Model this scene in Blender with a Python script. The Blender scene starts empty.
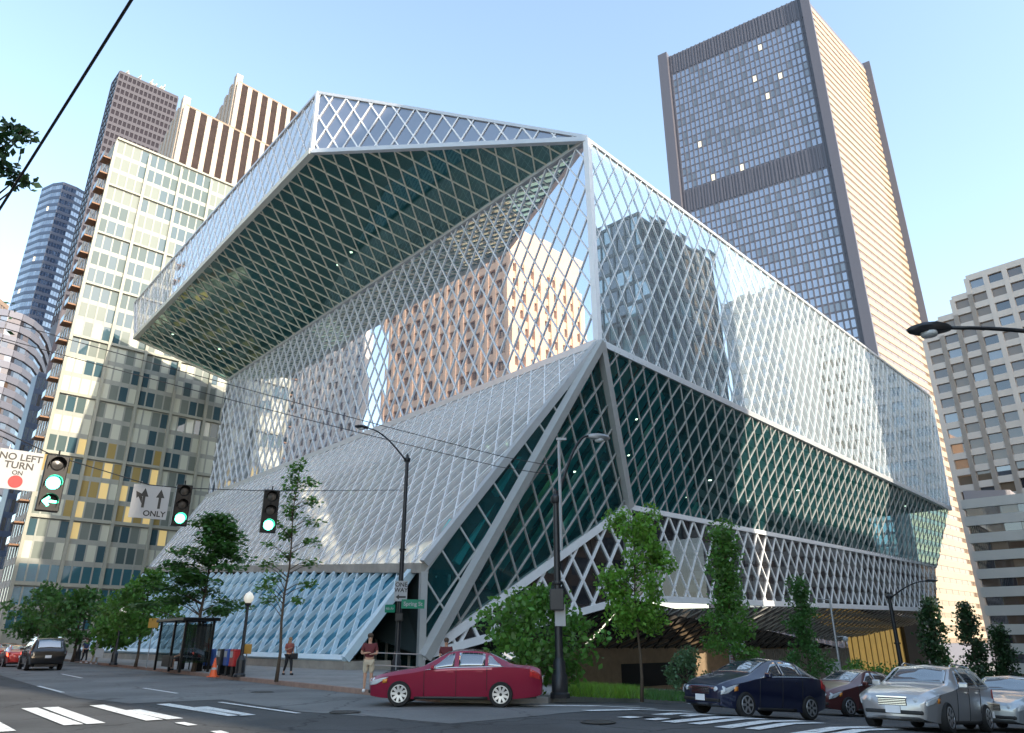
import bpy, bmesh, math, random
import numpy as np
from mathutils import Vector
random.seed(7); rng = np.random.default_rng(7)
S = bpy.context.scene
COL = S.collection
V = lambda *a: np.array(a, float)
UP = V(0, 0, 1)
def unit(v): v = np.asarray(v, float); return v / np.linalg.norm(v)
def az(d): r = math.radians(d); return V(math.sin(r), math.cos(r), 0)

# ------------------------------------------------------------------ camera model (survey of the place)
FOC, PITCH, CAM = 720., math.radians(20.9), V(0, 0, 1.6)
_f = V(0, math.cos(PITCH), math.sin(PITCH)); _u = V(0, -math.sin(PITCH), math.cos(PITCH))
def ray(x, y): return _f + (x - 512) / FOC * V(1, 0, 0) + (366.5 - y) / FOC * _u
def at_dist(x, y, d): r = ray(x, y); return CAM + r * d / math.hypot(r[0], r[1])
def at_height(x, y, z): r = ray(x, y); return CAM + r * ((z - CAM[2]) / r[2])
def on_plane(x, y, P0, n): r = ray(x, y); return CAM + r * (np.dot(P0 - CAM, n) / np.dot(r, n))
def project(P):
    d = np.asarray(P) - CAM; z = d @ _f
    if z < .1: return None
    return 512 + FOC * d[0] / z, 366.5 - FOC * (d @ _u) / z, z

DR, DL, DK = az(45), az(-43.5), az(-39.0)          # right street, library left side, left street kerb
_GS = [(-2000, 0), (13, 0), (16, -.10), (18.5, -.28), (21, -.46), (24, -.64), (60, -2.8), (150, -6), (2000, -6.5)]
DSL = az(51)                                        # the right street runs downhill this way, the left street is level
def gz(x, y):
    s = x * DSL[0] + y * DSL[1]; f = min(1, max(0, (x + 8) / 10))
    return float(np.interp(s, [a for a, b in _GS], [b for a, b in _GS])) * f
def on_ground(x, y, dz=0.):
    z = 0.
    for _ in range(30):
        P = at_height(x, y, z); z = .5 * z + .5 * (gz(P[0], P[1]) + dz)
    return V(P[0], P[1], gz(P[0], P[1]) + dz)

# ------------------------------------------------------------------ scene bookkeeping
WORLD_ROOTS = set()
def link(o, parent=None):
    COL.objects.link(o)
    if parent is not None:
        o.parent = parent
        if parent.name in WORLD_ROOTS: o.location = -parent.location      # its shapes are given in world coordinates
    return o
def tag(o, label=None, cat=None, group=None, kind=None):
    if label: o['label'] = label
    if cat: o['category'] = cat
    if group: o['group'] = group
    if kind: o['kind'] = kind
    return o
def thing(name, label, cat, loc=(0, 0, 0), rz=0., group=None, world=False):
    o = bpy.data.objects.new(name, None); o.empty_display_size = .3
    o.location = Vector(loc); o.rotation_euler = (0, 0, rz); link(o)
    if world: WORLD_ROOTS.add(o.name)
    return tag(o, label, cat, group)
class MB:
    """collects polygons for one mesh"""
    def __init__(s): s.v = []; s.f = []
    def poly(s, pts): 
        n = len(s.v); s.v += [tuple(map(float, p)) for p in pts]; s.f.append(tuple(range(n, n + len(pts))))
    def add(s, vs, fs):
        n = len(s.v); s.v += [tuple(map(float, p)) for p in vs]; s.f += [tuple(i + n for i in f) for f in fs]
    def box(s, c, sx, sy, sz, ax=None, ay=None, azz=None):
        c = np.asarray(c, float); ax = V(1, 0, 0) if ax is None else unit(ax); ay = V(0, 1, 0) if ay is None else unit(ay); azz = UP if azz is None else unit(azz)
        vs = [c + ax * sx / 2 * i + ay * sy / 2 * j + azz * sz / 2 * k for k in (-1, 1) for j in (-1, 1) for i in (-1, 1)]
        s.add(vs, [(0, 2, 3, 1), (4, 5, 7, 6), (0, 1, 5, 4), (2, 6, 7, 3), (0, 4, 6, 2), (1, 3, 7, 5)])
    def bar(s, a, b, w, h, n=None):
        """rectangular bar from a to b; n = direction of its depth h"""
        a = np.asarray(a, float); b = np.asarray(b, float); d = b - a; L = np.linalg.norm(d)
        if L < 1e-4: return
        d = d / L; n = UP if n is None else np.asarray(n, float)
        if abs(np.dot(unit(n), d)) > .98: n = V(1, 0, 0)
        t = unit(np.cross(d, n)); n = np.cross(t, d)
        s.box((a + b) / 2, L, w, h, d, t, n)
    def tube(s, pts, r, seg=8, caps=True):
        pts = [np.asarray(p, float) for p in pts]; r = [r] * len(pts) if np.isscalar(r) else r
        n0 = len(s.v); prev = None
        for i, p in enumerate(pts):
            d = unit(pts[min(i + 1, len(pts) - 1)] - pts[max(i - 1, 0)])
            if prev is None:
                x = np.cross(d, V(0, 0, 1) if abs(d[2]) < .9 else V(1, 0, 0)); x = unit(x)
            else: x = unit(prev - d * np.dot(prev, d))
            prev = x; y = np.cross(d, x)
            s.v += [tuple(p + r[i] * (math.cos(2 * math.pi * k / seg) * x + math.sin(2 * math.pi * k / seg) * y)) for k in range(seg)]
        for i in range(len(pts) - 1):
            for k in range(seg):
                a = n0 + i * seg + k; b = n0 + i * seg + (k + 1) % seg
                s.f.append((a, b, b + seg, a + seg))
        if caps:
            s.f.append(tuple(n0 + k for k in range(seg))[::-1]); m = n0 + (len(pts) - 1) * seg; s.f.append(tuple(m + k for k in range(seg)))
    def lathe(s, prof, c=(0, 0, 0), axis=None, seg=16, caps=True):
        """prof = [(radius, height)]"""
        c = np.asarray(c, float); a = UP if axis is None else unit(axis)
        x = unit(np.cross(a, V(1, 0, 0) if abs(a[0]) < .9 else V(0, 1, 0))); y = np.cross(a, x); n0 = len(s.v)
        for r, h in prof:
            s.v += [tuple(c + a * h + r * (math.cos(2 * math.pi * k / seg) * x + math.sin(2 * math.pi * k / seg) * y)) for k in range(seg)]
        for i in range(len(prof) - 1):
            for k in range(seg):
                p = n0 + i * seg + k; q = n0 + i * seg + (k + 1) % seg
                s.f.append((p, q, q + seg, p + seg))
        if caps: s.f.append(tuple(n0 + k for k in range(seg))[::-1]); m = n0 + (len(prof) - 1) * seg; s.f.append(tuple(m + k for k in range(seg)))
    def prism(s, foot, z0, z1):
        n = len(foot); vs = [(p[0], p[1], z0) for p in foot] + [(p[0], p[1], z1) for p in foot]
        s.add(vs, [tuple(range(n))[::-1], tuple(range(n, 2 * n))] + [(i, (i + 1) % n, n + (i + 1) % n, n + i) for i in range(n)])
    def slab(s, pts, n, th):
        """polygon extruded by th against n"""
        k = len(pts); q = [np.asarray(p) - np.asarray(n) * th for p in pts]
        s.add(list(pts) + q, [tuple(range(k)), tuple(range(k, 2 * k))[::-1]] + [(i, (i + 1) % k, k + (i + 1) % k, k + i) for i in range(k)])
    def build(s, name, mat, parent=None, smooth=False, bevel=0., recalc=True, smooth_angle=None):
        me = bpy.data.meshes.new(name); me.from_pydata(s.v, [], s.f)
        if recalc:
            bm = bmesh.new(); bm.from_mesh(me); bmesh.ops.recalc_face_normals(bm, faces=bm.faces); bm.to_mesh(me); bm.free()
        me.materials.append(mat)
        if smooth: me.polygons.foreach_set('use_smooth', [True] * len(me.polygons))
        if smooth_angle: me.set_sharp_from_angle(angle=smooth_angle)
        o = bpy.data.objects.new(name, me); link(o, parent)
        if bevel:
            m = o.modifiers.new('bevel', 'BEVEL'); m.width = bevel; m.segments = 2; m.limit_method = 'ANGLE'
        return o

# ------------------------------------------------------------------ materials
MATS = {}
def mat(name, col, rough=.6, metal=0., spec=.5, var=0., scale=3., bump=0., bscale=30., coat=0., emit=None, estr=0., var2=0., scale2=.3, crack=0.):
    if name in MATS: return MATS[name]
    m = bpy.data.materials.new(name); m.use_nodes = True; nt = m.node_tree; b = nt.nodes['Principled BSDF']
    b.inputs['Base Color'].default_value = (*col, 1); b.inputs['Roughness'].default_value = rough; b.inputs['Metallic'].default_value = metal
    b.inputs['Specular IOR Level'].default_value = spec; b.inputs['Coat Weight'].default_value = coat; b.inputs['Coat Roughness'].default_value = .04
    tc = nt.nodes.new('ShaderNodeTexCoord')
    if var:
        n = nt.nodes.new('ShaderNodeTexNoise'); n.inputs['Scale'].default_value = scale; n.inputs['Detail'].default_value = 8; n.inputs['Roughness'].default_value = .65
        nt.links.new(tc.outputs['Object'], n.inputs['Vector'])
        r = nt.nodes.new('ShaderNodeMapRange'); r.inputs[1].default_value = .25; r.inputs[2].default_value = .75
        r.inputs[3].default_value = 1 - var; r.inputs[4].default_value = 1 + var
        nt.links.new(n.outputs[0], r.inputs[0]); out = r.outputs[0]
        if var2:
            n2 = nt.nodes.new('ShaderNodeTexNoise'); n2.inputs['Scale'].default_value = scale2; n2.inputs['Detail'].default_value = 4
            nt.links.new(tc.outputs['Object'], n2.inputs['Vector'])
            r2 = nt.nodes.new('ShaderNodeMapRange'); r2.inputs[1].default_value = .3; r2.inputs[2].default_value = .7
            r2.inputs[3].default_value = 1 - var2; r2.inputs[4].default_value = 1 + var2; nt.links.new(n2.outputs[0], r2.inputs[0])
            mu = nt.nodes.new('ShaderNodeMath'); mu.operation = 'MULTIPLY'; nt.links.new(out, mu.inputs[0]); nt.links.new(r2.outputs[0], mu.inputs[1]); out = mu.outputs[0]
        if crack:       # branching cracks sealed with tar
            nz = nt.nodes.new('ShaderNodeTexNoise'); nz.inputs['Scale'].default_value = 1.2; nz.inputs['Detail'].default_value = 5; nt.links.new(tc.outputs['Object'], nz.inputs['Vector'])
            ad = nt.nodes.new('ShaderNodeVectorMath'); ad.operation = 'MULTIPLY_ADD'; ad.inputs[1].default_value = (1.2, 1.2, 0); nt.links.new(nz.outputs['Color'], ad.inputs[0]); nt.links.new(tc.outputs['Object'], ad.inputs[2])
            vo = nt.nodes.new('ShaderNodeTexVoronoi'); vo.feature = 'DISTANCE_TO_EDGE'; vo.inputs['Scale'].default_value = .28; nt.links.new(ad.outputs[0], vo.inputs['Vector'])
            rc = nt.nodes.new('ShaderNodeMapRange'); rc.inputs[1].default_value = .004; rc.inputs[2].default_value = .012; rc.inputs[3].default_value = 1 - crack; rc.inputs[4].default_value = 1; nt.links.new(vo.outputs['Distance'], rc.inputs[0])
            mc = nt.nodes.new('ShaderNodeMath'); mc.operation = 'MULTIPLY'; nt.links.new(out, mc.inputs[0]); nt.links.new(rc.outputs[0], mc.inputs[1]); out = mc.outputs[0]
        mx = nt.nodes.new('ShaderNodeVectorMath'); mx.operation = 'SCALE'; mx.inputs[0].default_value = col; nt.links.new(out, mx.inputs['Scale'])
        nt.links.new(mx.outputs[0], b.inputs['Base Color'])
    if bump:
        n = nt.nodes.new('ShaderNodeTexNoise'); n.inputs['Scale'].default_value = bscale; n.inputs['Detail'].default_value = 6
        nt.links.new(tc.outputs['Object'], n.inputs['Vector'])
        bp = nt.nodes.new('ShaderNodeBump'); bp.inputs['Strength'].default_value = bump; bp.inputs['Distance'].default_value = .02
        nt.links.new(n.outputs[0], bp.inputs['Height']); nt.links.new(bp.outputs[0], b.inputs['Normal'])
    if emit: b.inputs['Emission Color'].default_value = (*emit, 1); b.inputs['Emission Strength'].default_value = estr
    MATS[name] = m; return m
def glass(name, tint, refl=.3, through=0., gcol=(1, 1, 1), rough=.015, wave=0., tcol=None):
    """architectural glass: a tinted body, part see-through, under a mirror coat that strengthens at grazing angles"""
    if name in MATS: return MATS[name]
    m = bpy.data.materials.new(name); m.use_nodes = True; nt = m.node_tree; nt.nodes.clear()
    out = nt.nodes.new('ShaderNodeOutputMaterial')
    d = nt.nodes.new('ShaderNodeBsdfDiffuse'); d.inputs[0].default_value = (*tint, 1)
    t = nt.nodes.new('ShaderNodeBsdfTransparent'); t.inputs[0].default_value = (*(tcol or [min(1, c * 4 + .1) for c in tint]), 1)
    g = nt.nodes.new('ShaderNodeBsdfGlossy'); g.inputs['Color'].default_value = (*gcol, 1); g.inputs['Roughness'].default_value = rough
    m1 = nt.nodes.new('ShaderNodeMixShader'); m1.inputs[0].default_value = through; nt.links.new(d.outputs[0], m1.inputs[1]); nt.links.new(t.outputs[0], m1.inputs[2])
    fr = nt.nodes.new('ShaderNodeFresnel'); fr.inputs[0].default_value = 1.5
    mr = nt.nodes.new('ShaderNodeMapRange'); mr.inputs[1].default_value = .04; mr.inputs[2].default_value = 1; mr.inputs[3].default_value = refl; mr.inputs[4].default_value = 1
    nt.links.new(fr.outputs[0], mr.inputs[0])
    m2 = nt.nodes.new('ShaderNodeMixShader'); nt.links.new(mr.outputs[0], m2.inputs[0]); nt.links.new(m1.outputs[0], m2.inputs[1]); nt.links.new(g.outputs[0], m2.inputs[2])
    nt.links.new(m2.outputs[0], out.inputs[0])
    if wave:
        tc = nt.nodes.new('ShaderNodeTexCoord'); n = nt.nodes.new('ShaderNodeTexNoise'); n.inputs['Scale'].default_value = .9; n.inputs['Detail'].default_value = 2
        nt.links.new(tc.outputs['Object'], n.inputs['Vector']); bp = nt.nodes.new('ShaderNodeBump'); bp.inputs['Strength'].default_value = wave; bp.inputs['Distance'].default_value = .05
        nt.links.new(n.outputs[0], bp.inputs['Height']); nt.links.new(bp.outputs[0], g.inputs['Normal'])
    MATS[name] = m; return m

# ------------------------------------------------------------------ diamond lattice
def clip(poly, P0, n):
    out = []; k = len(poly)
    for i in range(k):
        a, b = poly[i], poly[(i + 1) % k]; da, db = np.dot(a - P0, n), np.dot(b - P0, n)
        if da >= 0: out.append(a)
        if (da > 0 > db) or (da < 0 < db): out.append(a + (b - a) * da / (da - db))
    return out
class Face:
    """planar convex wall with outward normal facing `toward`; u runs level, v up the slope"""
    def __init__(s, pts, toward=None, inside=None):
        s.p = [np.asarray(p, float) for p in pts]; s.c = sum(s.p) / len(s.p)
        n = V(0, 0, 0)
        for i in range(len(s.p)): n = n + np.cross(s.p[i] - s.c, s.p[(i + 1) % len(s.p)] - s.c)
        n = unit(n); t = CAM if toward is None else np.asarray(toward)
        if np.dot(t - s.c, n) < 0: n = -n
        s.n = n; s.u = unit(np.cross(UP, n)); s.v = np.cross(n, s.u)
        s.p = [p - n * np.dot(p - s.c, n) for p in s.p]
        s.q = [V(np.dot(p - s.c, s.u), np.dot(p - s.c, s.v)) for p in s.p]
        if sum(s.q[i][0] * s.q[(i + 1) % len(s.q)][1] - s.q[(i + 1) % len(s.q)][0] * s.q[i][1] for i in range(len(s.q))) < 0: s.q.reverse(); s.p.reverse()
    def P(s, q, off=0.): return s.c + s.u * q[0] + s.v * q[1] + s.n * off
    def edges(s):
        for i in range(len(s.q)):
            a, b = s.q[i], s.q[(i + 1) % len(s.q)]; d = unit(b - a); yield a, V(-d[1], d[0])
    def panes(s, mb, a, b, tilt=.002, ph=(0, 0), off=0.):
        us = [q[0] for q in s.q]; vs = [q[1] for q in s.q]
        for i in range(int(min(us) / a) - 2, int(max(us) / a) + 3):
            for j in range(int(min(vs) / b) - 2, int(max(vs) / b) + 3):
                if (i + j) % 2: continue
                c = V(i * a + ph[0], j * b + ph[1]); poly = [c + V(a, 0), c + V(0, b), c + V(-a, 0), c + V(0, -b)]
                for e, n in s.edges():
                    poly = clip(poly, e, n)
                    if len(poly) < 3: break
                if len(poly) < 3: continue
                g = rng.normal(0, tilt, 2)
                mb.poly([s.P(p, off + np.dot(p - c, g)) for p in poly])
    def bars(s, mb, a, b, w, h, ph=(0, 0), off=0., fam=(1, -1)):
        R = max(np.linalg.norm(q) for q in s.q) + 5
        for f in fam:
            d = unit(V(a, f * b)); K = int(R / min(a, b)) + 4
            for k in range(-K, K + 1):
                o = V((2 * k + 1) * a + ph[0], ph[1]); lo, hi = -1e9, 1e9; ok = True
                for e, n in s.edges():
                    den = np.dot(d, n); num = np.dot(e - o, n)
                    if abs(den) < 1e-9:
                        if num > 0: ok = False
                    elif den > 0: lo = max(lo, num / den)
                    else: hi = min(hi, num / den)
                if ok and hi - lo > .15:
                    A, B = s.P(o + d * lo, off + (.006 if f > 0 else 0)), s.P(o + d * hi, off + (.006 if f > 0 else 0))
                    mb.bar(A, B, w, h, s.n)
# ------------------------------------------------------------------ palette
WHITE_STEEL = mat('white_painted_steel', (.80, .82, .83), .45, var=.06, scale=2)
GREY_STEEL = mat('grey_painted_steel', (.42, .43, .42), .5, var=.08, scale=2)
EDGE_STEEL = mat('silver_edge_cladding', (.55, .57, .58), .35, metal=.3, var=.06, scale=1)
CREAM_STEEL = mat('cream_painted_steel', (.66, .66, .55), .5, var=.06, scale=2)
BLUE_STEEL = mat('pale_blue_steel', (.56, .72, .80), .45, var=.06, scale=2)
MIRROR_L = glass('bright_mirror_glass', (.20, .25, .34), .74, gcol=(.93, .95, 1.0))
MIRROR_R = glass('cool_mirror_glass', (.30, .36, .38), .66, gcol=(.90, .97, 1.0))
MIRROR_B = glass('silver_slope_glass', (.60, .59, .58), .42, gcol=(1, .98, .97), rough=.05)
SIDEG = glass('pale_side_glass', (.34, .35, .38), .42); ENDG = glass('slate_end_glass', (.11, .13, .19), .25)
GREEN = glass('dark_teal_glass', (.02, .15, .17), .08, .76, gcol=(.8, 1, .98), tcol=(.48, .84, .88))
SOFFIT = glass('green_soffit_glass', (.02, .15, .155), .12, .6, gcol=(.75, 1, .95), tcol=(.40, .76, .72))
BAND = glass('smoky_band_glass', (.03, .03, .033), .10, .3)
DARKG = glass('dark_underside_glass', (.02, .022, .026), .12)
BLUEG = glass('blue_wall_glass', (.04, .20, .30), .10, gcol=(.8, .95, 1))
TEAL = mat('teal_inner_steel', (.10, .66, .68), .5, var=.2, scale=.5)
INNER = mat('dark_interior', (.012, .022, .022), .8, var=.4, scale=.3)  # near-black stands in for the unlit rooms behind the glass
CONC = mat('weathered_concrete', (.36, .34, .30), .85, var=.18, scale=1.2, bump=.3, var2=.15)
CONC_D = mat('board_marked_concrete', (.26, .19, .12), .8, var=.25, scale=1.5, bump=.3)
ROOF = mat('grey_roof_membrane', (.3, .3, .3), .9, var=.1)
BLACK = mat('black_enamel', (.006, .0065, .007), .4, spec=.3, var=.2)
CHAR = mat('charcoal_cladding', (.03, .028, .026), .5, var=.2)
GOLD = mat('golden_lobby_glow', (.50, .34, .10), .6, var=.5, scale=.5, emit=(1, .66, .2), estr=.10)  # lit lobby painted as one glowing golden surface
YELLOW = mat('yellow_escalator', (.75, .6, .05), .4, emit=(1, .8, .05), estr=.3)
LAMPW = mat('warm_ceiling_lamp', (.9, .85, .7), .4, emit=(1, .85, .6), estr=2.5)

# ------------------------------------------------------------------ the library
F = at_dist(598, 343, 50); E = on_plane(587, 140, F, unit(V(-F[0], -F[1], 0)))
NL = unit(np.cross(DL, UP)); NR = unit(np.cross(DR, UP))
if np.dot(NL, CAM - F) < 0: NL = -NL
if np.dot(NR, CAM - F) < 0: NR = -NR
D = on_plane(228, 380, F, NL); DB = on_plane(207, 497, F, NL)
RT = on_plane(931, 397, F, NR); RB = on_plane(950, 509, F, NR)
A1 = at_height(312, 152, E[2] + 5)
nS = unit(np.cross(A1 - E, D - E)); C = on_plane(135, 338, E, nS)
nH = unit(np.cross(C - A1, UP)); A = on_plane(318, 93, A1, nH); CT = on_plane(135, 303, A1, nH)
H = at_dist(424, 563, 44); T = at_dist(421, 656, 44.0)
nB = unit(np.cross(DB - F, H - F)); BL = on_plane(150, 567, F, nB)
G = at_dist(627, 507, 57); nG = NR
WT = on_plane(935.5, 566, G, nG); WB = on_plane(937, 610, G, nG); GB = on_plane(630, 598, G, nG)
BC = at_dist(345, 659, 43.9)
lib = thing('library', 'angular glass library of white diamond lattice and jutting overhangs on the corner', 'library', (F[0], F[1], 0), world=True)
def glass_wall(face, gmat, bmat, a, b, w=.16, h=.14, ph=(0, 0), tilt=.002, name='glass_wall', off=.06, label=None):
    mb = MB(); face.panes(mb, a, b, tilt, ph); g = mb.build(name, gmat, lib, recalc=False)
    mb = MB(); face.bars(mb, a, b, w, h, ph, off); mb.build('lattice', bmat, g)
    if label: g['label'] = label
    return g
def inner(face, g, a, b, ph, depth=1.1, w=.9, back=5., fam=(1,), bm=TEAL, lamps=0, keep=()):
    """steelwork and a near-black lining for the unlit room behind see-through glass"""
    def cut(off):
        q = [p - face.n * off for p in face.p]
        for k in keep: q = clip(q, k.c - k.n * .4, -k.n)
        return q
    q = cut(depth)
    if len(q) > 2: fi = Face(q); mb = MB(); fi.bars(mb, a, b, w, .4, ph, 0, fam); mb.build('inner_steelwork', bm, g)
    keep = [k for k in keep if abs(k.n[2]) < .99]        # the floor only ends the steelwork, not the lining
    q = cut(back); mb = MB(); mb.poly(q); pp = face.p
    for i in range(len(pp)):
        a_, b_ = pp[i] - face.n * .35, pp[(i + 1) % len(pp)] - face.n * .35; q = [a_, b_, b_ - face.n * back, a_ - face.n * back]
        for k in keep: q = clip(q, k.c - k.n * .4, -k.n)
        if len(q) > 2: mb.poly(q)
    mb.build('dark_lining', INNER, g)
    if lamps:
        mb = MB(); us = [q[0] for q in face.q]; vs = [q[1] for q in face.q]; k = 0
        while k < lamps:
            q = V(random.uniform(min(us), max(us)), random.uniform(min(vs), max(vs)))
            if all(np.dot(q - e, n) > 1.5 for e, n in face.edges()):
                mb = MB(); mb.box(face.P(q, -depth - .9), .28, .28, .05); mb.build('ceiling_lamp', LAMPW, g); k += 1
def edge(pts, r, m, name='edge_beam', n=None, w=None):
    for a, b in zip(pts[:-1], pts[1:]):
        mb = MB(); mb.bar(a, b, r * 2, r * 2, n); mb.build(name, m, lib)
f_band = Face([F, DB, BL, H]); f_g1 = Face([F, H, T]); f_g2 = Face([F, T, G]); f_rs = Face([F, RB, WT, G]); f_wl = Face([T, G, GB]); f_wr = Face([G, WT, WB, GB])
f_left = Face([E, F, DB, D]); f_right = Face([E, RT, RB, F])
glass_wall(f_left, MIRROR_L, WHITE_STEEL, .86, 1.45, .09, .07, tilt=.0025, label='upright mirror glass wall reflecting a tan tower')
glass_wall(f_right, MIRROR_R, WHITE_STEEL, .88, 1.5, .062, .05, tilt=.003, label='long mirror glass wall over the right street')
glass_wall(Face([A1, A, CT, C]), SIDEG, WHITE_STEEL, .95, 1.6, .07, .05, tilt=.003, label='side of the jutting top storey')
ET = E + V(0, 0, .25)
glass_wall(Face([A1, ET, A]), ENDG, WHITE_STEEL, .95, 1.6, .13, .09, tilt=.003, label='pointed end of the jutting top storey')
f_sof = Face([E, A1, C, D]); g = glass_wall(f_sof, SOFFIT, CREAM_STEEL, .95, 1.75, .12, .10, tilt=.002, name='glass_soffit', label='dark green glass soffit under the top storey')
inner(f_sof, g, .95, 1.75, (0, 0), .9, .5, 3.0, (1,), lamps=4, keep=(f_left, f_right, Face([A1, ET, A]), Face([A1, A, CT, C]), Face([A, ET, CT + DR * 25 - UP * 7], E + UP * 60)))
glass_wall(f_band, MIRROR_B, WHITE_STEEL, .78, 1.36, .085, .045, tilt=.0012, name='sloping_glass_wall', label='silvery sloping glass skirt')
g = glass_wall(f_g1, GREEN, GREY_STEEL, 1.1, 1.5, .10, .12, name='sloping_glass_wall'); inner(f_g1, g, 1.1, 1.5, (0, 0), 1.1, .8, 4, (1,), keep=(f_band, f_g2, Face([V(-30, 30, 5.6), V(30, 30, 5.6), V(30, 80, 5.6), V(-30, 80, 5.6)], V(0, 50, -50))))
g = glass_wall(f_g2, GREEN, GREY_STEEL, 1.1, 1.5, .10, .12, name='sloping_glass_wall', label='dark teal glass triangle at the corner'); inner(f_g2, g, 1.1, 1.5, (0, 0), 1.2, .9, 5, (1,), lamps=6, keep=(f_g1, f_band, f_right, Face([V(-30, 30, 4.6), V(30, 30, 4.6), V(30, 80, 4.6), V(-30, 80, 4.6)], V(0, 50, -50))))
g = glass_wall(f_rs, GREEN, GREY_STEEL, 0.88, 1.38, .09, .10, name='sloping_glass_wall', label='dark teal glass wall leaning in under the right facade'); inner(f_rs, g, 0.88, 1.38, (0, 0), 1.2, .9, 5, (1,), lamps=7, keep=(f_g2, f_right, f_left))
glass_wall(f_wl, DARKG, WHITE_STEEL, 1.0, 1.45, .17, .14, tilt=.004, name='lower_glass_wall', label='white lattice triangle tapering to the ground')
glass_wall(f_wr, BAND, WHITE_STEEL, .95, 1.45, .13, .11, tilt=.004, name='lower_glass_wall', label='white lattice band above the street')
# underside that slopes back to the street wall
def back_pt(x, y, inset): return on_plane(x, y, G - NR * inset, NR)
SB0, SB1, SB2 = back_pt(585, 648, 7.5), back_pt(842, 648, 7.5), back_pt(931, 614, 5)
f_low = Face([GB, SB0, SB1]); f_low2 = Face([GB, SB1, SB2, WB])
for f in (f_low, f_low2): glass_wall(f, DARKG, CHAR if f is f_low else GREY_STEEL, .9, 1.5, .1, .08, name='underside_panel', off=.03)
f_low3 = Face([T, GB, SB0 - DR * .5]); glass_wall(f_low3, DARKG, CHAR, .9, 1.5, .1, .08, name='underside_panel', off=.03)
# blue lattice wall on its concrete plinth
nbl = unit(np.cross(DL, UP)); BLT = BL + V(0, 0, -.4); HT = H + V(0, 0, -.4)
f_b0 = unit(np.cross(BC - HT, DL)); BB = on_plane(82, 649, BC, f_b0); HTb = on_plane(413, 569.5, BC, f_b0); BLb = on_plane(142, 573, BC, f_b0)
f_blue = Face([HTb, BLb, BB, BC])
mb = MB(); f_blue.panes(mb, .78, 1.35, .004, (0, 0), -.36); gw = mb.build('blue_glass_wall', BLUEG, lib, recalc=False); gw['label'] = 'blue glass wall behind deep pale blue lattice'
mb = MB(); f_blue.bars(mb, .78, 1.35, .10, .26, (0, 0), -.16); mb.build('lattice', BLUE_STEEL, gw)
edge([BB, BC], .16, BLUE_STEEL, n=f_blue.n); edge([BC, HTb], .22, BLUE_STEEL, n=f_blue.n)
mb = MB(); mb.bar(H + V(0, 0, -.3) + DL * -.1, BL + V(0, 0, -.3), .55, .55, UP); mb.build('fascia', CONC, lib)
nb = unit(V(f_blue.n[0], f_blue.n[1], 0))
mb = MB(); mb.prism([BC + nb * .12 - DL * .1, BB + nb * .12, BB - nb * 3, BC - nb * 3 - DL * .1][::-1], -.3, min(BC[2], BB[2]) - .12); mb.build('plinth', CONC, lib)
# edge members
edge([E, F], .24, WHITE_STEEL, 'corner_post', NR); edge([F, RB], .26, EDGE_STEEL, n=NR); edge([E, RT], .16, EDGE_STEEL, n=NR)
edge([E, D], .22, EDGE_STEEL, n=NL); edge([F, DB], .26, EDGE_STEEL, n=NL); edge([A1, C], .3, CREAM_STEEL); edge([C, D], .2, CREAM_STEEL)
edge([A1, E], .22, EDGE_STEEL); edge([A, A1], .2, WHITE_STEEL, n=NR); edge([A, CT], .15, EDGE_STEEL, n=NL); edge([A, ET], .15, EDGE_STEEL); edge([RT, RB], .15, EDGE_STEEL, n=NR); edge([CT, C], .15, EDGE_STEEL, n=NL)
edge([F, H], .25, EDGE_STEEL, n=f_band.n); edge([BL, DB], .15, EDGE_STEEL, n=f_band.n)
edge([G, WT], .2, WHITE_STEEL, n=NR); edge([GB, WB], .24, WHITE_STEEL, n=NR); edge([G, GB], .26, WHITE_STEEL, 'corner_post', NR); edge([T, G], .26, WHITE_STEEL, n=f_wl.n); edge([T, GB], .22, WHITE_STEEL, n=f_wl.n)
edge([F + f_g2.n * .3, T + f_g2.n * .3], .3, GREY_STEEL, 'brace', f_g2.n); edge([F + f_g2.n * .2, G + f_g2.n * .2], .3, GREY_STEEL, 'brace', f_g2.n); edge([H + V(0, 0, -.5), V(T[0], T[1], -.2)], .2, GREY_STEEL, 'column', f_g1.n)
# yellow escalator seen inside
mb = MB(); P1 = on_plane(520, 457, f_g2.c - f_g2.n * 2.2, f_g2.n); mb.bar(P1, on_plane(541, 466, f_g2.c - f_g2.n * 2.2, f_g2.n), .6, .3); mb.build('escalator', YELLOW, lib)
# bodies that close the building behind the glass
def wall_back(pts, name, m): mb = MB(); mb.poly(pts); mb.build(name, m, lib)
back = DR * 68
for nm, pts in (('roof', [ET - NL * .3, RT - NR * .3, RT + DL * 66, D + back, D - NL * .3]), ('rear_wall', [RT, RB, RB + DL * 66 - UP * 0, RT + DL * 66]), ('rear_wall', [D, DB, DB + back, D + back])):
    wall_back(pts, nm, ROOF if nm == 'roof' else CHAR)
TB = DR * 44
for nm, pts in (('roof', [A, ET, CT + DR * 25 - UP * 7]), ('roof', [A, CT, CT + DR * 25 - UP * 7]), ('rear_wall', [CT, C, C + DR * 25 - UP * 4, CT + DR * 25 - UP * 7])): wall_back(pts, nm, ROOF if nm == 'roof' else CHAR)
wall_back([DB, BL, BL + back * .8 - UP * 0, DB + back * .8], 'rear_wall', CHAR)
wall_back([BLb, BB, V(BB[0], BB[1], -1), V(BB[0], BB[1], -1) + back * .8, BL + back * .8, BL], 'rear_wall', CHAR)
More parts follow.
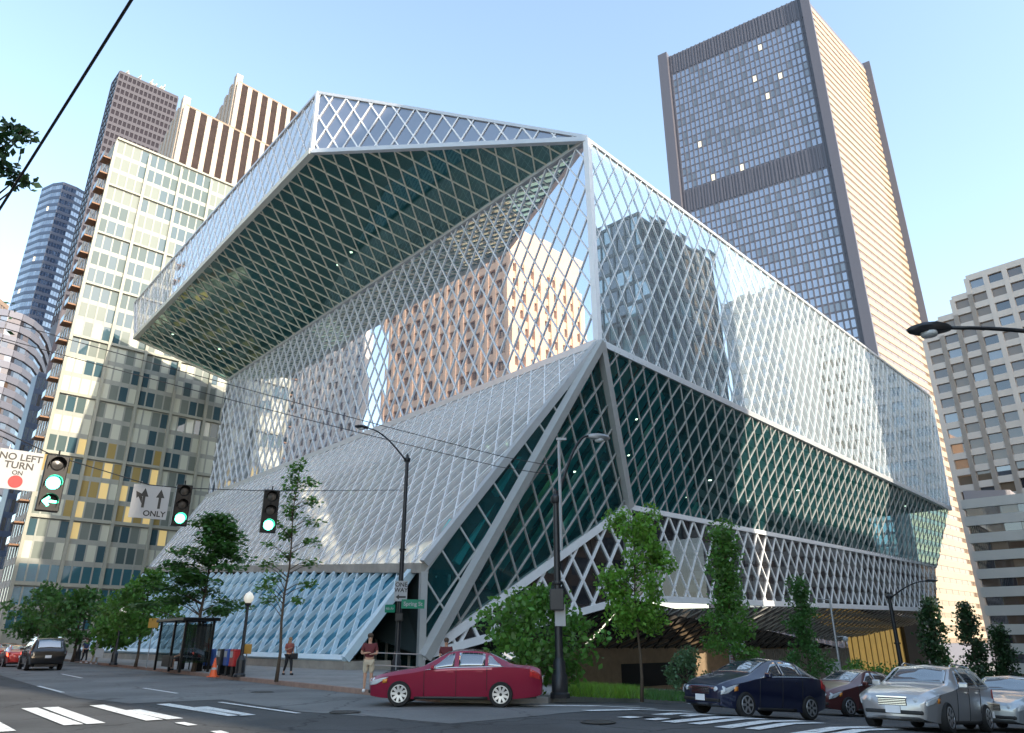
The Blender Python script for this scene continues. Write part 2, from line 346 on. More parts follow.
# street wall, slat fence, dark opening, golden lobby window
q0, q1, q2 = SB0 - DR * 6, back_pt(728, 650, 7.5), SB1 + NR * 0
mb = MB(); t = .5
def streetwall(a, b, z1, m, name, th=.5): mb = MB(); mb.prism([a, b, b - NR * th, a - NR * th], -7, z1); return mb.build(name, m, lib)
sw = streetwall(q0 - DR * 1, q1 + DR * 24, SB0[2] + .3, CONC_D, 'street_wall')
oa, ob = on_plane(621, 664, SB0, NR), on_plane(693, 664, SB0, NR)
mb = MB(); mb.prism([oa + NR * .04, ob + NR * .04, ob - NR * .1, oa - NR * .1], oa[2] - 1.9, oa[2]); mb.build('opening_shade_panel', BLACK, sw)  # black panel painted for the shade inside the opening
mb = MB()
L = np.linalg.norm(SB1 + DR * 2 - q1)
for k in range(int(L / .55)):
    p = q1 + DR * (k * .55) + NR * .35; mb.box(V(p[0], p[1], SB0[2] - 2.6), .14, .25, 4.6, DR, NR)
mb.build('slat_screen', mat('weathered_slats', (.30, .27, .24), .8, var=.3), sw)
la, lb = back_pt(846, 650, 7.2), back_pt(908, 650, 7.2)
fg = Face([V(la[0], la[1], -6), V(lb[0], lb[1], -6), back_pt(908, 606, 7.2), back_pt(846, 626, 7.2)])
mb = MB(); mb.poly(fg.p); lw = mb.build('lobby_window', GOLD, lib); mb = MB()
for k in range(0, 12):
    p = la + (lb - la) * k / 11 + NR * .08; mb.box(V(p[0], p[1], 0), .1, .12, 14, DR, NR)
mb.build('mullion', mat('brass_mullion', (.35, .26, .1), .4), lw)
pa = back_pt(906, 640, 6.6); pb = back_pt(925, 640, 6.6)
mb = MB(); mb.prism([pa, pb, pb - NR * 6, pa - NR * 6], -8, SB2[2] + 3); mb.build('pier', CHAR, lib)
# recessed entrance between the blue wall and the corner column
ea = V(T[0], T[1], 0) - NL * 2.2 + DL * .3; eb = ea + DL * 14
mb = MB(); mb.prism([ea, eb, eb - NL * .3, ea - NL * .3], -.3, 5.4); en = mb.build('entrance_glazing', GREEN, lib)
mb = MB()
for k in range(12): p = ea + DL * 1.25 * k + NL * .08; mb.box(V(p[0], p[1], 2.6), .12, .14, 5.6, DL, NL)
mb.box((ea + eb) / 2 + NL * .1 + UP * 2.4, 14, .12, .14, DL, NL); mb.build('mullion', GREY_STEEL, en)
mb = MB(); mb.prism([ea - NL * 4, eb - NL * 4, eb - NL * 4.3, ea - NL * 4.3], -.3, 6); mb.build('dark_lining', INNER, en)
# ------------------------------------------------------------------ towers round the library
class Windows:
    """windows of one building: the hundred largest in the photo become parts, the rest one part"""
    def __init__(s): s.w = []
    def add(s, c, u, n, w, h, m, th=.08): s.w.append((c, u, n, w, h, m, th))
    def emit(s, root, cap=100):
        vis = []
        for i, (c, u, n, w, h, m, th) in enumerate(s.w):
            p = project(c); a = -1
            if p and -15 < p[0] < 1039 and -15 < p[1] < 748 and np.dot(CAM - c, n) > 0: a = w * h * abs(np.dot(unit(CAM - c), n)) / p[2] ** 2
            vis.append((a, i))
        vis.sort(reverse=True); rest = {}
        for k, (a, i) in enumerate(vis):
            c, u, n, w, h, m, th = s.w[i]
            if k < cap and a > 0: mb = MB(); mb.box(c, w, th, h, u, n); mb.build('window', m, root)
            else: rest.setdefault(m.name, (m, MB()))[1].box(c, w, th, h, u, n)
        for m, mb in rest.values(): tag(mb.build('window', m, root), kind='stuff')
def facade(root, win, a, b, z0, z1, nc, rh, mats, wf=.8, hf=.6, pier=.4, pd=.35, sp=.2, pier_m=None, sp_m=None, skip=None, marg=0., wpick=None, vo=0.):
    """piers and spandrels in front of windows between plan points a and b"""
    a = V(a[0], a[1], 0); b = V(b[0], b[1], 0); u = unit(b - a); L = np.linalg.norm(b - a); n = np.cross(u, UP)
    mid = (a + b) / 2; n = n if np.dot(n, root_c[root.name] - mid) < 0 else -n
    cw = (L - 2 * marg) / nc; nr = int((z1 - z0) / rh); mbp, mbs = MB(), MB()
    for j in range(nr):
        zc = z1 - (j + .5) * rh
        if skip and skip(j): continue
        for i in range(nc):
            c = a + u * (marg + (i + .5) * cw) + n * .05 + UP * (zc + vo)
            win.add(c, u, n, cw * wf, rh * hf, wpick(i, j) if wpick else random.choice(mats))
        if sp: mbs.box(mid + n * sp / 2 + UP * (zc + vo + rh / 2), L - .02, sp, rh * (1 - hf), u, n)
    if pier:
        for i in range(nc + 1): mbp.box(a + u * (marg + i * cw) + n * (pd / 2) + UP * ((z0 + z1) / 2), pier, pd, z1 - z0, u, n)
    if pier: mbp.build('pier', pier_m, root)
    if sp: mbs.build('spandrel', sp_m, root)
root_c = {}
def building(name, label, foot, z1, wall_m, cat='building', z0=-8., group=None):
    foot = [V(p[0], p[1], 0) for p in foot]; c = sum(foot) / len(foot)
    r = thing(name, label, cat, (c[0], c[1], 0), world=True, group=group); root_c[r.name] = c
    mb = MB(); mb.prism(foot, z0, z1); mb.build('wall', wall_m, r); return r
def quad(top_l, corner, top_r, d, zoff=0):
    """plan of a box from three roof corners seen in the photo, nearest corner at distance d"""
    c = at_dist(*corner, d); l = at_height(*top_l, c[2]); r = at_height(*top_r, c[2]); return l, c, r, l + r - c
W_BLUE = glass('blue_grey_window', (.14, .15, .185), .36, gcol=(.84, .88, .96)); W_DARK = glass('dark_window', (.03, .03, .04), .14); W_MID = glass('grey_window', (.10, .11, .13), .2)
W_PALE = glass('pale_green_window', (.085, .12, .12), .02); W_PALE2 = glass('cream_blind_window', (.19, .215, .19), .015); W_SKY = glass('sky_glass', (.05, .095, .115), .04)
W_LIT = mat('lit_window', (.7, .5, .2), .4, emit=(1, .76, .32), estr=.12); W_BLIND = glass('lightened_blind_window', (.56, .57, .47), .02); W_AMB = glass('amber_window', (.36, .27, .10), .03); W_LIT2 = mat('bright_lit_window', (.8, .7, .5), .4, emit=(1, .86, .62), estr=.3)
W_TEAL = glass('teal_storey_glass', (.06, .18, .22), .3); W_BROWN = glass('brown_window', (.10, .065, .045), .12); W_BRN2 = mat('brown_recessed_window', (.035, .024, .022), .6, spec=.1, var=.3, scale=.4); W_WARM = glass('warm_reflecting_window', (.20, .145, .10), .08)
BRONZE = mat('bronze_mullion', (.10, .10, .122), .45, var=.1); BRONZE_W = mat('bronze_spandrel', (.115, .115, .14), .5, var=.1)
BEIGE = mat('beige_stone', (.25, .19, .14), .8, var=.08, scale=.3); BEIGE2 = mat('pale_beige_precast', (.56, .50, .44), .8, var=.06, scale=.2)
TAN = mat('tan_concrete', (.72, .47, .31), .8, var=.08, scale=.2); PALE = mat('pale_metal_frame', (.34, .35, .31), .6, spec=.1, var=.06); OFFW = mat('offwhite_concrete', (.56, .54, .50), .8, var=.06, scale=.2)
DUSK = mat('dusk_blue_cladding', (.035, .055, .10), .4, var=.1); PURP = mat('purple_grey_cladding', (.05, .042, .056), .6, var=.08); ORNG = mat('orange_balcony_underside', (.24, .13, .07), .7)
SUNWALL = mat('sunlit_spandrel', (.37, .285, .20), .75, var=.08, scale=.15)  # sunlight on the office tower's right side, put into the colour

# dark office tower right of centre
l, c, r, k = quad((664, 59), (804, -4), (864, 66), 262); zt = c[2]
t = building('office_tower', 'tall dark bronze office tower with one sunlit-coloured side rising behind the glass library', [l, c, r, k], zt, BRONZE_W, 'skyscraper'); wn = Windows()
def pk(i, j): return W_LIT2 if random.random() < .005 else (W_BLUE if random.random() < .8 else W_MID)
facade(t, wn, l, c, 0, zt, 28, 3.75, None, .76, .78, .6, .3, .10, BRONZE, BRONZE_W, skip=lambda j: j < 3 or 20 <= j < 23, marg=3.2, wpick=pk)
facade(t, wn, c, r, 0, zt, 10, 3.75, [W_WARM], .96, .42, 0, .3, .25, SUNWALL, SUNWALL, skip=lambda j: j < 1, marg=.6)  # sunlit side: its warm light is carried by these colours
wn.emit(t)
nu = unit(c - l)
def fin(p, w, d, nm='corner_fin', m=BRONZE, zz=1.5): mb = MB(); mb.box(V(p[0], p[1], (zt + zz) / 2 - 4), w, d, zt + zz + 8, nu, np.cross(UP, nu)); mb.build(nm, m, t)
fin(c, 3.4, 3.4); fin(l, 4.4, 4.4); fin(r + unit(r - c) * 1.8, 4.4, 4.4)
for j0, j1 in ((0, 3), (20, 23)):
    mb = MB(); nn = np.cross(nu, UP); nn = nn if np.dot(nn, CAM - c) > 0 else -nn
    z = zt - (j0 + j1) / 2 * 3.75
    for i in range(48): mb.box(l + (c - l) * (i + .5) / 48 + nn * .2 + UP * (z - c[2]), .55, .4, (j1 - j0) * 3.75 - .8, nu, nn)
    mb.build('louvre_band', BRONZE, t)

# pale glass apartment tower, left
l, c, r, k = quad((104, 160), (117.5, 139), (231, 186), 122); zt = c[2]
# carry the long front on behind the library
u = unit(r - c); r = c + u * 46; k = l + r - c
t = building('glass_apartment_tower', 'pale green glass apartment tower with cream blinds left of the library', [l, c, r, k], zt, PALE, 'apartment tower'); wn = Windows()
rh = 3.05; nr = int(zt / rh)
def pk(i, j):
    q = random.random()
    if j >= nr - 3: return W_TEAL
    if nr - 9 <= j < nr - 4 and i < 14 and q < .36: return W_LIT if q < .15 else W_AMB
    if j > nr * .42 and i < 20 and q < .66: return W_BLIND if q < .5 else W_PALE2  # lower rows: blinds lightened to make up for the shade there
    g = (int(i / 3) * 7 + int(j / 2) * 3) % 5
    if i > 19: return W_SKY if q < .7 else W_TEAL
    return (W_PALE2 if g in (0, 3) else W_PALE if g != 2 else W_SKY) if q < .85 else W_SKY
facade(t, wn, c, r, 0, zt, 34, rh, None, .86, .76, .22, .16, .09, PALE, PALE, wpick=pk)
mb = MB(); nf = np.cross(u, UP); nf = nf if np.dot(nf, CAM - c) > 0 else -nf
for i in range(0, 35, 4): mb.box(c + u * 46 / 34 * i + nf * .25 + UP * (zt / 2 - c[2] - .4), .45, .6, zt - 1, u, nf)
for j in range(0, nr, 3): mb.box(c + u * 23 + nf * .22 + UP * (-j * rh), 46, .45, .35, u, nf)
mb.build('frame', mat('cream_frame', (.36, .36, .30), .7, spec=.1, var=.06), t)
facade(t, wn, l, c, 4, zt - 3, 4, rh, [W_PALE, W_SKY], .85, .7, .2, .2, .15, OFFW, OFFW)
wn.emit(t)
us = unit(c - l); ns = -u
for j in range(1, nr - 3):
    mb = MB(); mb.box(c - us * 1.3 + ns * .7 + UP * (-j * rh - 1), 2.2, 1.4, .22, us, ns); b = mb.build('balcony', ORNG, t)
    mb = MB(); mb.box(c - us * 1.3 + ns * 1.4 + UP * (-j * rh - .4), 2.2, .06, 1.0, us, ns); mb.build('railing', W_PALE, b)

# striped stone block with stepped top, two masses of one building
l, c, r, k = quad((160, 146), (187, 104), (233, 127), 215); zt = c[2]; u = unit(r - c); ul = unit(l - c)
t = building('striped_office_block', 'stepped beige office block with bold vertical stone ribs behind the apartment tower', [l, c, c + u * 30, l + u * 30], zt, BEIGE, 'office block')
wn = Windows()
STR = mat('cream_rib', (.38, .32, .26), .7, var=.05); 
facade(t, wn, c, c + u * 30, 0, zt - 1, 8, 4.0, [W_BRN2], .66, .86, 1.6, .6, .12, STR, W_BRN2)
c2 = at_dist(240, 81, 222); l2 = at_height(214, 119, c2[2]); r2 = at_height(297, 112, c2[2]); u2 = unit(r2 - c2)
mb = MB(); mb.prism([l2, c2, c2 + u2 * 34, l2 + u2 * 34], -8, c2[2]); mb.build('wall', BEIGE, t)
facade(t, wn, c2, c2 + u2 * 34, 0, c2[2] - 1, 9, 4.0, [W_BRN2], .66, .86, 1.6, .6, .12, STR, W_BRN2)
wn.emit(t)
mb = MB()
for (cc, ll) in ((c, l), (c2, l2)):
    for i in range(6): p = cc + (ll - cc) * (i + .5) / 6; mb.box(V(p[0], p[1], cc[2] / 2 + 2 - i * .9), np.linalg.norm(ll - cc) / 6 * .6, 2.2, cc[2] + 3 - i * 1.8, unit(ll - cc), np.cross(UP, unit(ll - cc)))
mb.build('rib', STR, t)
# purple grey gridded tower with rooftop aerials
l, c, r, k = quad((112, 84), (120, 72), (178, 98), 330); zt = c[2]
W_PUR = mat('matt_purple_window', (.018, .016, .024), .6, spec=.1)
t = building('gridded_tower', 'dark purple gridded tower with white rooftop aerials far behind', [l, c, r, k], zt, PURP, 'skyscraper'); wn = Windows()
facade(t, wn, c, r, zt - 130, zt, 14, 4.2, [W_PUR], .74, .62, .5, .3, .28, mat('mauve_grid', (.046, .045, .06), .7), mat('mauve_grid', (.046, .045, .06), .7))
facade(t, wn, l, c, zt - 130, zt, 3, 4.2, [W_SKY], .8, .7, .4, .3, .28, MATS['mauve_grid'], MATS['mauve_grid']); wn.emit(t)
for i in range(13):
    p = c + (r - c) * random.uniform(.05, .95) + (l - c) * .3; h = random.uniform(2, 7); mb = MB(); mb.tube([V(p[0], p[1], zt - .2), V(p[0], p[1], zt + h)], .22, 6)
    mb.lathe([(.3, 0), (1.1, .5), (1.2, .7)], (p[0], p[1], zt + h * .7), V(-.4, -.8, .4), 10); mb.build('aerial', OFFW, t)
# dark blue tower far left
l, c, r, k = quad((42, 190), (62, 189), (89, 196), 400); zt = c[2]; 
t = building('blue_glass_tower', 'dark blue glass skyscraper with a curved corner far left', [l, (l + c) / 2 + unit(c) * -6, c + unit(c) * -7, (c + r) / 2 + unit(c) * -5, r, r + unit(c) * 40, l + unit(c) * 40], zt, DUSK, 'skyscraper'); wn = Windows()
fp = [l, (l + c) / 2 + unit(c) * -6, c + unit(c) * -7, (c + r) / 2 + unit(c) * -5, r]
BL1 = glass('deep_blue_glass', (.02, .045, .10), .3); BL2 = glass('steel_blue_glass', (.05, .09, .17), .34)
for a, b in zip(fp[:-1], fp[1:]): facade(t, wn, a, b, zt - 190, zt, 5, 4.2, None, .97, .6, .12, .15, .2, DUSK, DUSK, wpick=lambda i, j: W_LIT2 if random.random() < .01 else random.choice([BL1, BL1, BL2]))
wn.emit(t)
# curved white banded building far left
pts = []; base = at_dist(8, 318, 250); cz = base[2]
for i in range(9):
    x = [-40, -22, -6, 8, 22, 34, 44, 52, 58][i]; y = [317, 318, 318, 318, 317, 315, 311, 307, 302][i]; d = 250 - [0, 1, 3, 4, 3, 0, -5, -13, -24][i]
    p = at_dist(x, 317, d); pts.append(V(p[0], p[1], 0))
t = building('curved_office_building', 'white office building with curved horizontal bands at the left edge', pts + [pts[-1] + unit(base) * 30, pts[0] + unit(base) * 30], cz, OFFW, 'office block'); wn = Windows()
WB_ = mat('shaded_white_band', (.15, .155, .19), .6)  # white bands darkened, their shade is in the colour
for a, b in zip(pts[:-1], pts[1:]): facade(t, wn, a, b, 0, cz, 2, 3.9, [W_BROWN, W_MID, W_DARK], .98, .48, 0, .2, .5, WB_, WB_)
wn.emit(t)
l, c, r, k = quad((-30, 300), (-12, 292), (8, 308), 330)
t = building('brown_banded_tower', 'brown tower with pale bands at the far left edge', [l, c, r, k], c[2], mat('brown_stone', (.34, .25, .19), .8), 'office block'); wn = Windows()
facade(t, wn, c, r, 0, c[2], 8, 3.9, [W_BROWN, W_WARM], .9, .5, .3, .2, .3, MATS['brown_stone'], MATS['brown_stone']); wn.emit(t)
l, c, r, k = quad((32, 378), (38, 374), (60, 380), 180)
t = building('narrow_dark_tower', 'narrow dark glass block between the curved offices and the apartment tower', [l, c, r, k], c[2], DUSK, 'office block'); wn = Windows()
facade(t, wn, c, r, 0, c[2], 5, 3.8, [BL1, W_DARK], .85, .7, .2, .2, .15, DUSK, DUSK); wn.emit(t)
# pale civic building at the end of the left street
p0 = at_dist(-40, 640, 170); p1 = at_dist(60, 640, 150)
t = building('low_street_building', 'low pale building with shop windows at the end of the left street', [p0, p1, p1 + unit(p1) * 20, p0 + unit(p0) * 20], 13, OFFW); wn = Windows()
facade(t, wn, p0, p1, 0, 13, 9, 4.3, [W_MID, W_DARK], .7, .6, .3, .3, .3, OFFW, OFFW); wn.emit(t)

# beige gridded tower, right edge: steps down to the left
P0 = at_dist(966, 277, 165); zt = P0[2]; R0 = at_height(1026, 258, zt); ur = unit(R0 - P0); R0 = P0 + ur * 34
bk = unit(V(P0[0], P0[1], 0)) * 26
t = building('beige_gridded_tower', 'pale beige tower with a grid of square brown windows and a stepped left edge', [P0, R0, R0 + bk, P0 + bk], zt, BEIGE2, 'office block'); wn = Windows()
cw = 3.4; rh = 3.2
facade(t, wn, P0, P0 + ur * cw * 8, 0, zt - .6, 8, rh, None, .68, .60, .9, .6, .55, BEIGE2, BEIGE2, wpick=lambda i, j: random.choice([W_BROWN, W_BROWN, W_DARK, W_WARM, W_MID]))
q = P0
for i, drop in enumerate((1, 2, 3)):
    a = P0 - ur * cw * (i + 1); zz = zt - drop * 3.6
    mb = MB(); mb.prism([a, a + ur * (cw - .01), a + ur * (cw - .01) + bk, a + bk], -8, zz); mb.build('wall', BEIGE2, t)
    facade(t, wn, a, a + ur * cw, 0, zz - .6, 1, rh, None, .68, .60, .9, .6, .55, BEIGE2, BEIGE2, wpick=lambda i, j: random.choice([W_BROWN, W_WARM, W_WARM, W_MID]))
wn.emit(t)
# white banded parking building, right
a = at_dist(964, 500, 118); b = at_height(1028, 493, a[2]); u = unit(b - a); b = a + u * 40; bk = unit(V(a[0], a[1], 0)) * 24; zt = a[2]
n = np.cross(u, UP); n = n if np.dot(n, CAM - a) > 0 else -n; bk = -n * 24
t = building('white_banded_building', 'low white building with long horizontal bands of brown windows by the right trees', [a + n * 0, b, b + bk, a + bk], zt, W_BROWN, 'building'); wn = Windows()
rh = 2.32
mbw = MB()
for j in range(14): mbw.box((a + b) / 2 + bk * .5 - V(0, 0, .65 + j * rh) , 40.8, 24.9, 1.25, u, n)
mbw.build('band', OFFW, t)
for j in range(12):
    for i in range(20): wn.add(a + u * (1 + i * 2) + n * .12 - UP * (1.8 + j * rh), u, n, 1.85, 1.0, random.choice([W_BROWN, W_BROWN, W_DARK, W_WARM]))
wn.emit(t)
ra = at_height(962, 488, zt + 3); rb = at_height(1009, 487, zt + 3)
mb = MB(); mb.prism([ra, rb, rb + bk * .5, ra + bk * .5], zt, zt + 2.6); mb.build('plant_room', mat('plant_room_grey', (.32, .30, .31), .7), t)

# ------------------------------------------------------------------ buildings across the streets, seen in the library's glass
def mirror(P, P0, n): return P - 2 * np.dot(P - P0, n) * n
def virtual(corner, lx, rx, d, P0, n, back=30.):
    """box whose reflection in the plane (P0, n) has its near roof corner at `corner` and its ends at columns lx and rx"""
    c = at_dist(*corner, d); o = []
    def reach(x, dirv):
        best = None
        for s in np.arange(0, 120, .25):
            p = project(c + dirv * s)
            if p and ((dirv @ V(1, 0, 0) < 0 and p[0] <= x) or (dirv @ V(1, 0, 0) > 0 and p[0] >= x)): return s
        return 60.
    dl, dr = az(-45), az(45); L, R = reach(lx, dl), reach(rx, dr)
    vs = [c + dl * L, c, c + dr * R, c + dl * L + dr * R]
    m = [mirror(p, P0, n) for p in vs]; return [V(p[0], p[1], 0) for p in m], c[2]
ft, zt = virtual((508, 222), 396, 578, 135, F, NL)
t = building('tan_tower', 'sunlit tan concrete tower with deep square windows across the left street', ft, zt, TAN, 'office block'); wn = Windows()
facade(t, wn, ft[0], ft[1], 0, zt - 6, 13, 3.6, [W_BROWN, W_DARK, W_BROWN], .6, .55, 1.0, .7, .6, TAN, TAN); facade(t, wn, ft[1], ft[2], 0, zt - 9, 9, 3.6, [W_BROWN, W_DARK], .5, .55, 1.6, .9, .6, TAN, TAN)
wn.emit(t)
ft, zt = virtual((368, 300), 180, 374, 190, F, NL)
t = building('grey_gridded_block', 'grey white office block with dark square windows farther along the left street', ft, zt, BEIGE2, 'office block'); wn = Windows()
facade(t, wn, ft[0], ft[1], 0, zt - 2, 20, 3.7, [W_DARK, W_BROWN, W_DARK], .64, .6, 1.0, .5, .45, BEIGE2, BEIGE2); wn.emit(t)
ft, zt = virtual((640, 210), 590, 712, 120, F, NR)
t = building('dark_glass_tower', 'dark glass tower with stepped top across the right street', ft, zt, W_DARK, 'skyscraper'); wn = Windows()
DGF = mat('dark_grey_frame', (.07, .08, .09), .5)
facade(t, wn, ft[0], ft[1], 0, zt, 6, 3.6, [W_TEAL, W_DARK, W_DARK], .85, .8, .25, .3, .2, DGF, DGF); facade(t, wn, ft[1], ft[2], 0, zt, 12, 3.6, [W_TEAL, W_MID, W_DARK, W_DARK], .85, .8, .25, .3, .2, DGF, DGF); wn.emit(t)
ft, zt = virtual((880, 250), 722, 905, 190, F, NR)
t = building('grey_slab_block', 'broad grey office slab farther down across the right street', ft, zt, mat('mid_grey_stone', (.26, .27, .28), .7), 'office block'); wn = Windows()
facade(t, wn, ft[0], ft[1], 0, zt, 16, 3.7, [W_DARK, W_MID], .8, .6, .4, .3, .25, MATS['mid_grey_stone'], MATS['mid_grey_stone']); wn.emit(t)
# unseen blocks added on both streets' near sides to cut horizon glow and sun
for nm, lab, c0, u, v, Ln, dp, h, m in (('brick_shade_block', 'unseen brown block added on the near side of the left street to dim reflections', V(-24, 14, 0), DL, -DR, 46, 20, 26, mat('brown_brick', (.20, .12, .08), .85, var=.2)),
        ('corner_shade_block', 'unseen dark block added on the near side of the right street as sun blocker', V(27, 9, 0), DR, -DL, 41, 20, 36, mat('dark_stone', (.16, .14, .13), .8, var=.2)),
        ('street_shade_block', 'unseen orange brown block added farther along the right street as sun blocker', V(58, 40, 0), DR, -DL, 72, 20, 36, mat('orange_brick', (.21, .13, .085), .85, var=.2))):
    ft = [c0, c0 + u * Ln, c0 + u * Ln + v * dp, c0 + v * dp]
    t = building(nm, lab, ft, h, m); wn = Windows()
    facade(t, wn, ft[0], ft[1], 0, h, 11, 4.2, [W_MID, W_DARK], .6, .6, .6, .3, .3, m, m); wn.emit(t)
# unseen towers added behind the camera's corner to keep low sun off the street
for nm, lab, (a_, d_), wd, dp, h, m in (('brown_shade_tower', 'unseen brown tower added behind the near street corner to block the sun', (112, 62), 34, 30, 92, BEIGE), ('grey_shade_tower', 'unseen grey tower added beside the brown one to block the sun', (146, 70), 34, 30, 100, BEIGE2), ('slim_shade_tower', 'unseen slim dark tower added by the right street to block the sun', (84, 64), 20, 24, 70, mat('mid_grey_stone', (.26, .27, .28), .7))):
    c = az(a_) * d_; uu = DL; vv = DR
    ft = [c - uu * wd / 2 - vv * dp / 2, c + uu * wd / 2 - vv * dp / 2, c + uu * wd / 2 + vv * dp / 2, c - uu * wd / 2 + vv * dp / 2]
    t = building(nm, lab, ft, h, m, 'office block'); wn = Windows()
    facade(t, wn, ft[1], ft[2], 0, h, 9, 3.8, [W_MID, W_DARK], .6, .55, .8, .4, .4, m, m); facade(t, wn, ft[0], ft[1], 0, h, 10, 3.8, [W_MID, W_DARK], .6, .55, .8, .4, .4, m, m); wn.emit(t)
# ------------------------------------------------------------------ ground, roads, pavements, markings
ASPH = mat('asphalt', (.062, .064, .066), .88, var=.25, scale=14, bump=.5, bscale=60, var2=.3, scale2=.35, crack=.55)
ROADC = mat('worn_concrete_road', (.165, .17, .168), .9, var=.16, scale=9, bump=.4, bscale=50, var2=.24, scale2=.3, crack=.45)
WALK = mat('pavement_concrete', (.27, .26, .245), .88, var=.16, scale=4, bump=.3, var2=.15, scale2=.5)
KERB = mat('kerb_stone', (.30, .20, .16), .85, var=.25, scale=3); KERBG = mat('grey_kerb_stone', (.26, .26, .25), .85, var=.2, scale=3)
PAINT = mat('road_paint', (.74, .75, .73), .7, var=.12, scale=6, var2=.12, scale2=1.5)
_nt = PAINT.node_tree; _b = _nt.nodes['Principled BSDF']; _tc = _nt.nodes.new('ShaderNodeTexCoord'); _n = _nt.nodes.new('ShaderNodeTexNoise'); _n.inputs['Scale'].default_value = 7; _n.inputs['Detail'].default_value = 9; _n.inputs['Roughness'].default_value = .75
_r = _nt.nodes.new('ShaderNodeMapRange'); _r.inputs[1].default_value = .36; _r.inputs[2].default_value = .44; _nt.links.new(_tc.outputs['Object'], _n.inputs['Vector']); _nt.links.new(_n.outputs[0], _r.inputs[0]); _nt.links.new(_r.outputs[0], _b.inputs['Alpha'])   # paint worn through to the road
SOIL = mat('planting_soil', (.06, .05, .03), .95, var=.3)
KS_ = [-1e5, 13, 14, 15, 16, 17.25, 18.5, 19.75, 21, 22.5, 24, 26, 28, 30, 33, 36, 40, 45, 50, 60, 80, 110, 150, 1e5]; KX_ = [-1e5] + list(np.arange(-8, 2.01, 1.)) + [1e5]
def sheet(poly, dz, mb=None, th=0.):
    """lay a polygon on the ground, split where the slope changes"""
    mb = mb or MB(); poly = [V(p[0], p[1], 0) for p in poly]; ex = V(1, 0, 0)
    for k0, k1 in zip(KS_[:-1], KS_[1:]):
        q0 = clip(clip(poly, DSL * k0, DSL), DSL * k1, -DSL)
        if len(q0) < 3: continue
        for x0, x1 in zip(KX_[:-1], KX_[1:]):
            q = clip(clip(q0, ex * x0, ex), ex * x1, -ex)
            if len(q) < 3: continue
            q = [V(p[0], p[1], gz(p[0], p[1]) + dz) for p in q]
            if th: mb.slab(q, UP, th)
            else: mb.poly(q)
    return mb
o = sheet([(-2500, -2500), (2500, -2500), (2500, 2500), (-2500, 2500)], -.02).build('ground', ASPH); tag(o, kind='structure')
def gpt(x, y, dz=0.): return on_ground(x, y, dz)
# far kerb: along the left street, round the corner lamp, down the right street
K0 = gpt(380, 696); KA = K0 + (-DK) * 2.2; R0_ = gpt(596, 701)
kl = [K0 + DK * d for d in (260, 120, 60, 30, 10)] + [K0, KA, gpt(440, 702), gpt(500, 703.5), gpt(548, 703), R0_] + [R0_ + DR * d for d in (3, 8, 15, 30, 60, 120, 260)]
KB = [V(p[0], p[1], 0) for p in kl]
inward = unit(DK + DR)
# road surfaces
lo = [(0, 675), (75, 697), (130, 703), (222, 699), (300, 711), (380, 716.5), (450, 723), (545, 714.5), (640, 708.5)]
far = V(-600, 780, 0)
near_edge = [gpt(*p) for p in lo]
road_poly = [KB[0]] + KB[1:9] + [gpt(590, 702.5)] + near_edge[::-1] + [near_edge[0] + DK * 260 - DR * 16]
# concrete roadway of the left street
bmq = MB(); 
A_ = [KB[0] - DR * 40, KB[0], KB[5], KB[6], KB[7], KB[8], KB[9], gpt(640, 705)] ; 
poly = A_ + near_edge[::-1] + [near_edge[0] - unit(DK) * 0 + (gpt(0, 675) - gpt(75, 697)) * .6]
def fan(pts, dz):
    """triangulate any simple outline and lay it on the ground"""
    me = bpy.data.meshes.new('t'); me.from_pydata([(p[0], p[1], 0) for p in pts], [], [tuple(range(len(pts)))])
    bm = bmesh.new(); bm.from_mesh(me); bmesh.ops.triangulate(bm, faces=bm.faces); mb = MB()
    for f in bm.faces: sheet([V(*v.co) for v in f.verts], dz, mb)
    bm.free(); bpy.data.meshes.remove(me); return mb
tag(fan(poly, -.012).build('road', ROADC), kind='structure')
# pavement block of the library with its kerb
walk_in = [V(p[0], p[1], 0) for p in KB]
mbk, mbg = MB(), MB()
for i, (a, b) in enumerate(zip(KB[:-1], KB[1:])):
    d = unit(b - a); nin = np.cross(UP, d); nin = nin if np.dot(nin, inward) > 0 else -nin
    n = max(1, int(np.linalg.norm(b - a) / 3))
    for k in range(n):
        p, q = a + (b - a) * k / n, a + (b - a) * (k + 1) / n
        sheet([p, q, q + nin * .2, p + nin * .2], .145, mbk if i < 7 else mbg, .2)
tag(mbk.build('kerb', KERB), kind='structure'); tag(mbg.build('kerb', KERBG), kind='structure')
tag(fan(KB + [KB[-1] + DK * 300, KB[0] + DR * 300], .13).build('pavement', WALK), kind='structure')
# joints: thin darker flags across the pavement
# near-side pavement corner behind the camera and on both near sides
def stripe(x0, y0, x1, y1, w=.32, mb=None, dz=.0):
    a, b = gpt(x0, y0), gpt(x1, y1); d = unit(V(b[0] - a[0], b[1] - a[1], 0)); n = np.cross(UP, d)
    return sheet([a - n * w / 2, b - n * w / 2, b + n * w / 2, a + n * w / 2], dz, mb)
X = lambda x: x / 3.413; Y = lambda y: 620 + y / 3.413
def marking(x0, y0, x1, y1, w): tag(stripe(x0, y0, x1, y1, w).build('road_marking', PAINT), kind='structure')
for x0, y0, x1, y1 in ((100, 300, 252, 357), (172, 297, 328, 353), (-60, 335, 18, 380), (330, 290, 528, 341), (452, 306, 598, 337), (556, 286, 805, 326), (684, 296, 848, 325)): marking(X(x0), Y(y0), X(x1), Y(y1), .36)
for x0, y0, x1, y1 in ((612, 349, 658, 359), (735, 378, 765, 386)): marking(X(x0), Y(y0), X(x1), Y(y1), .2)
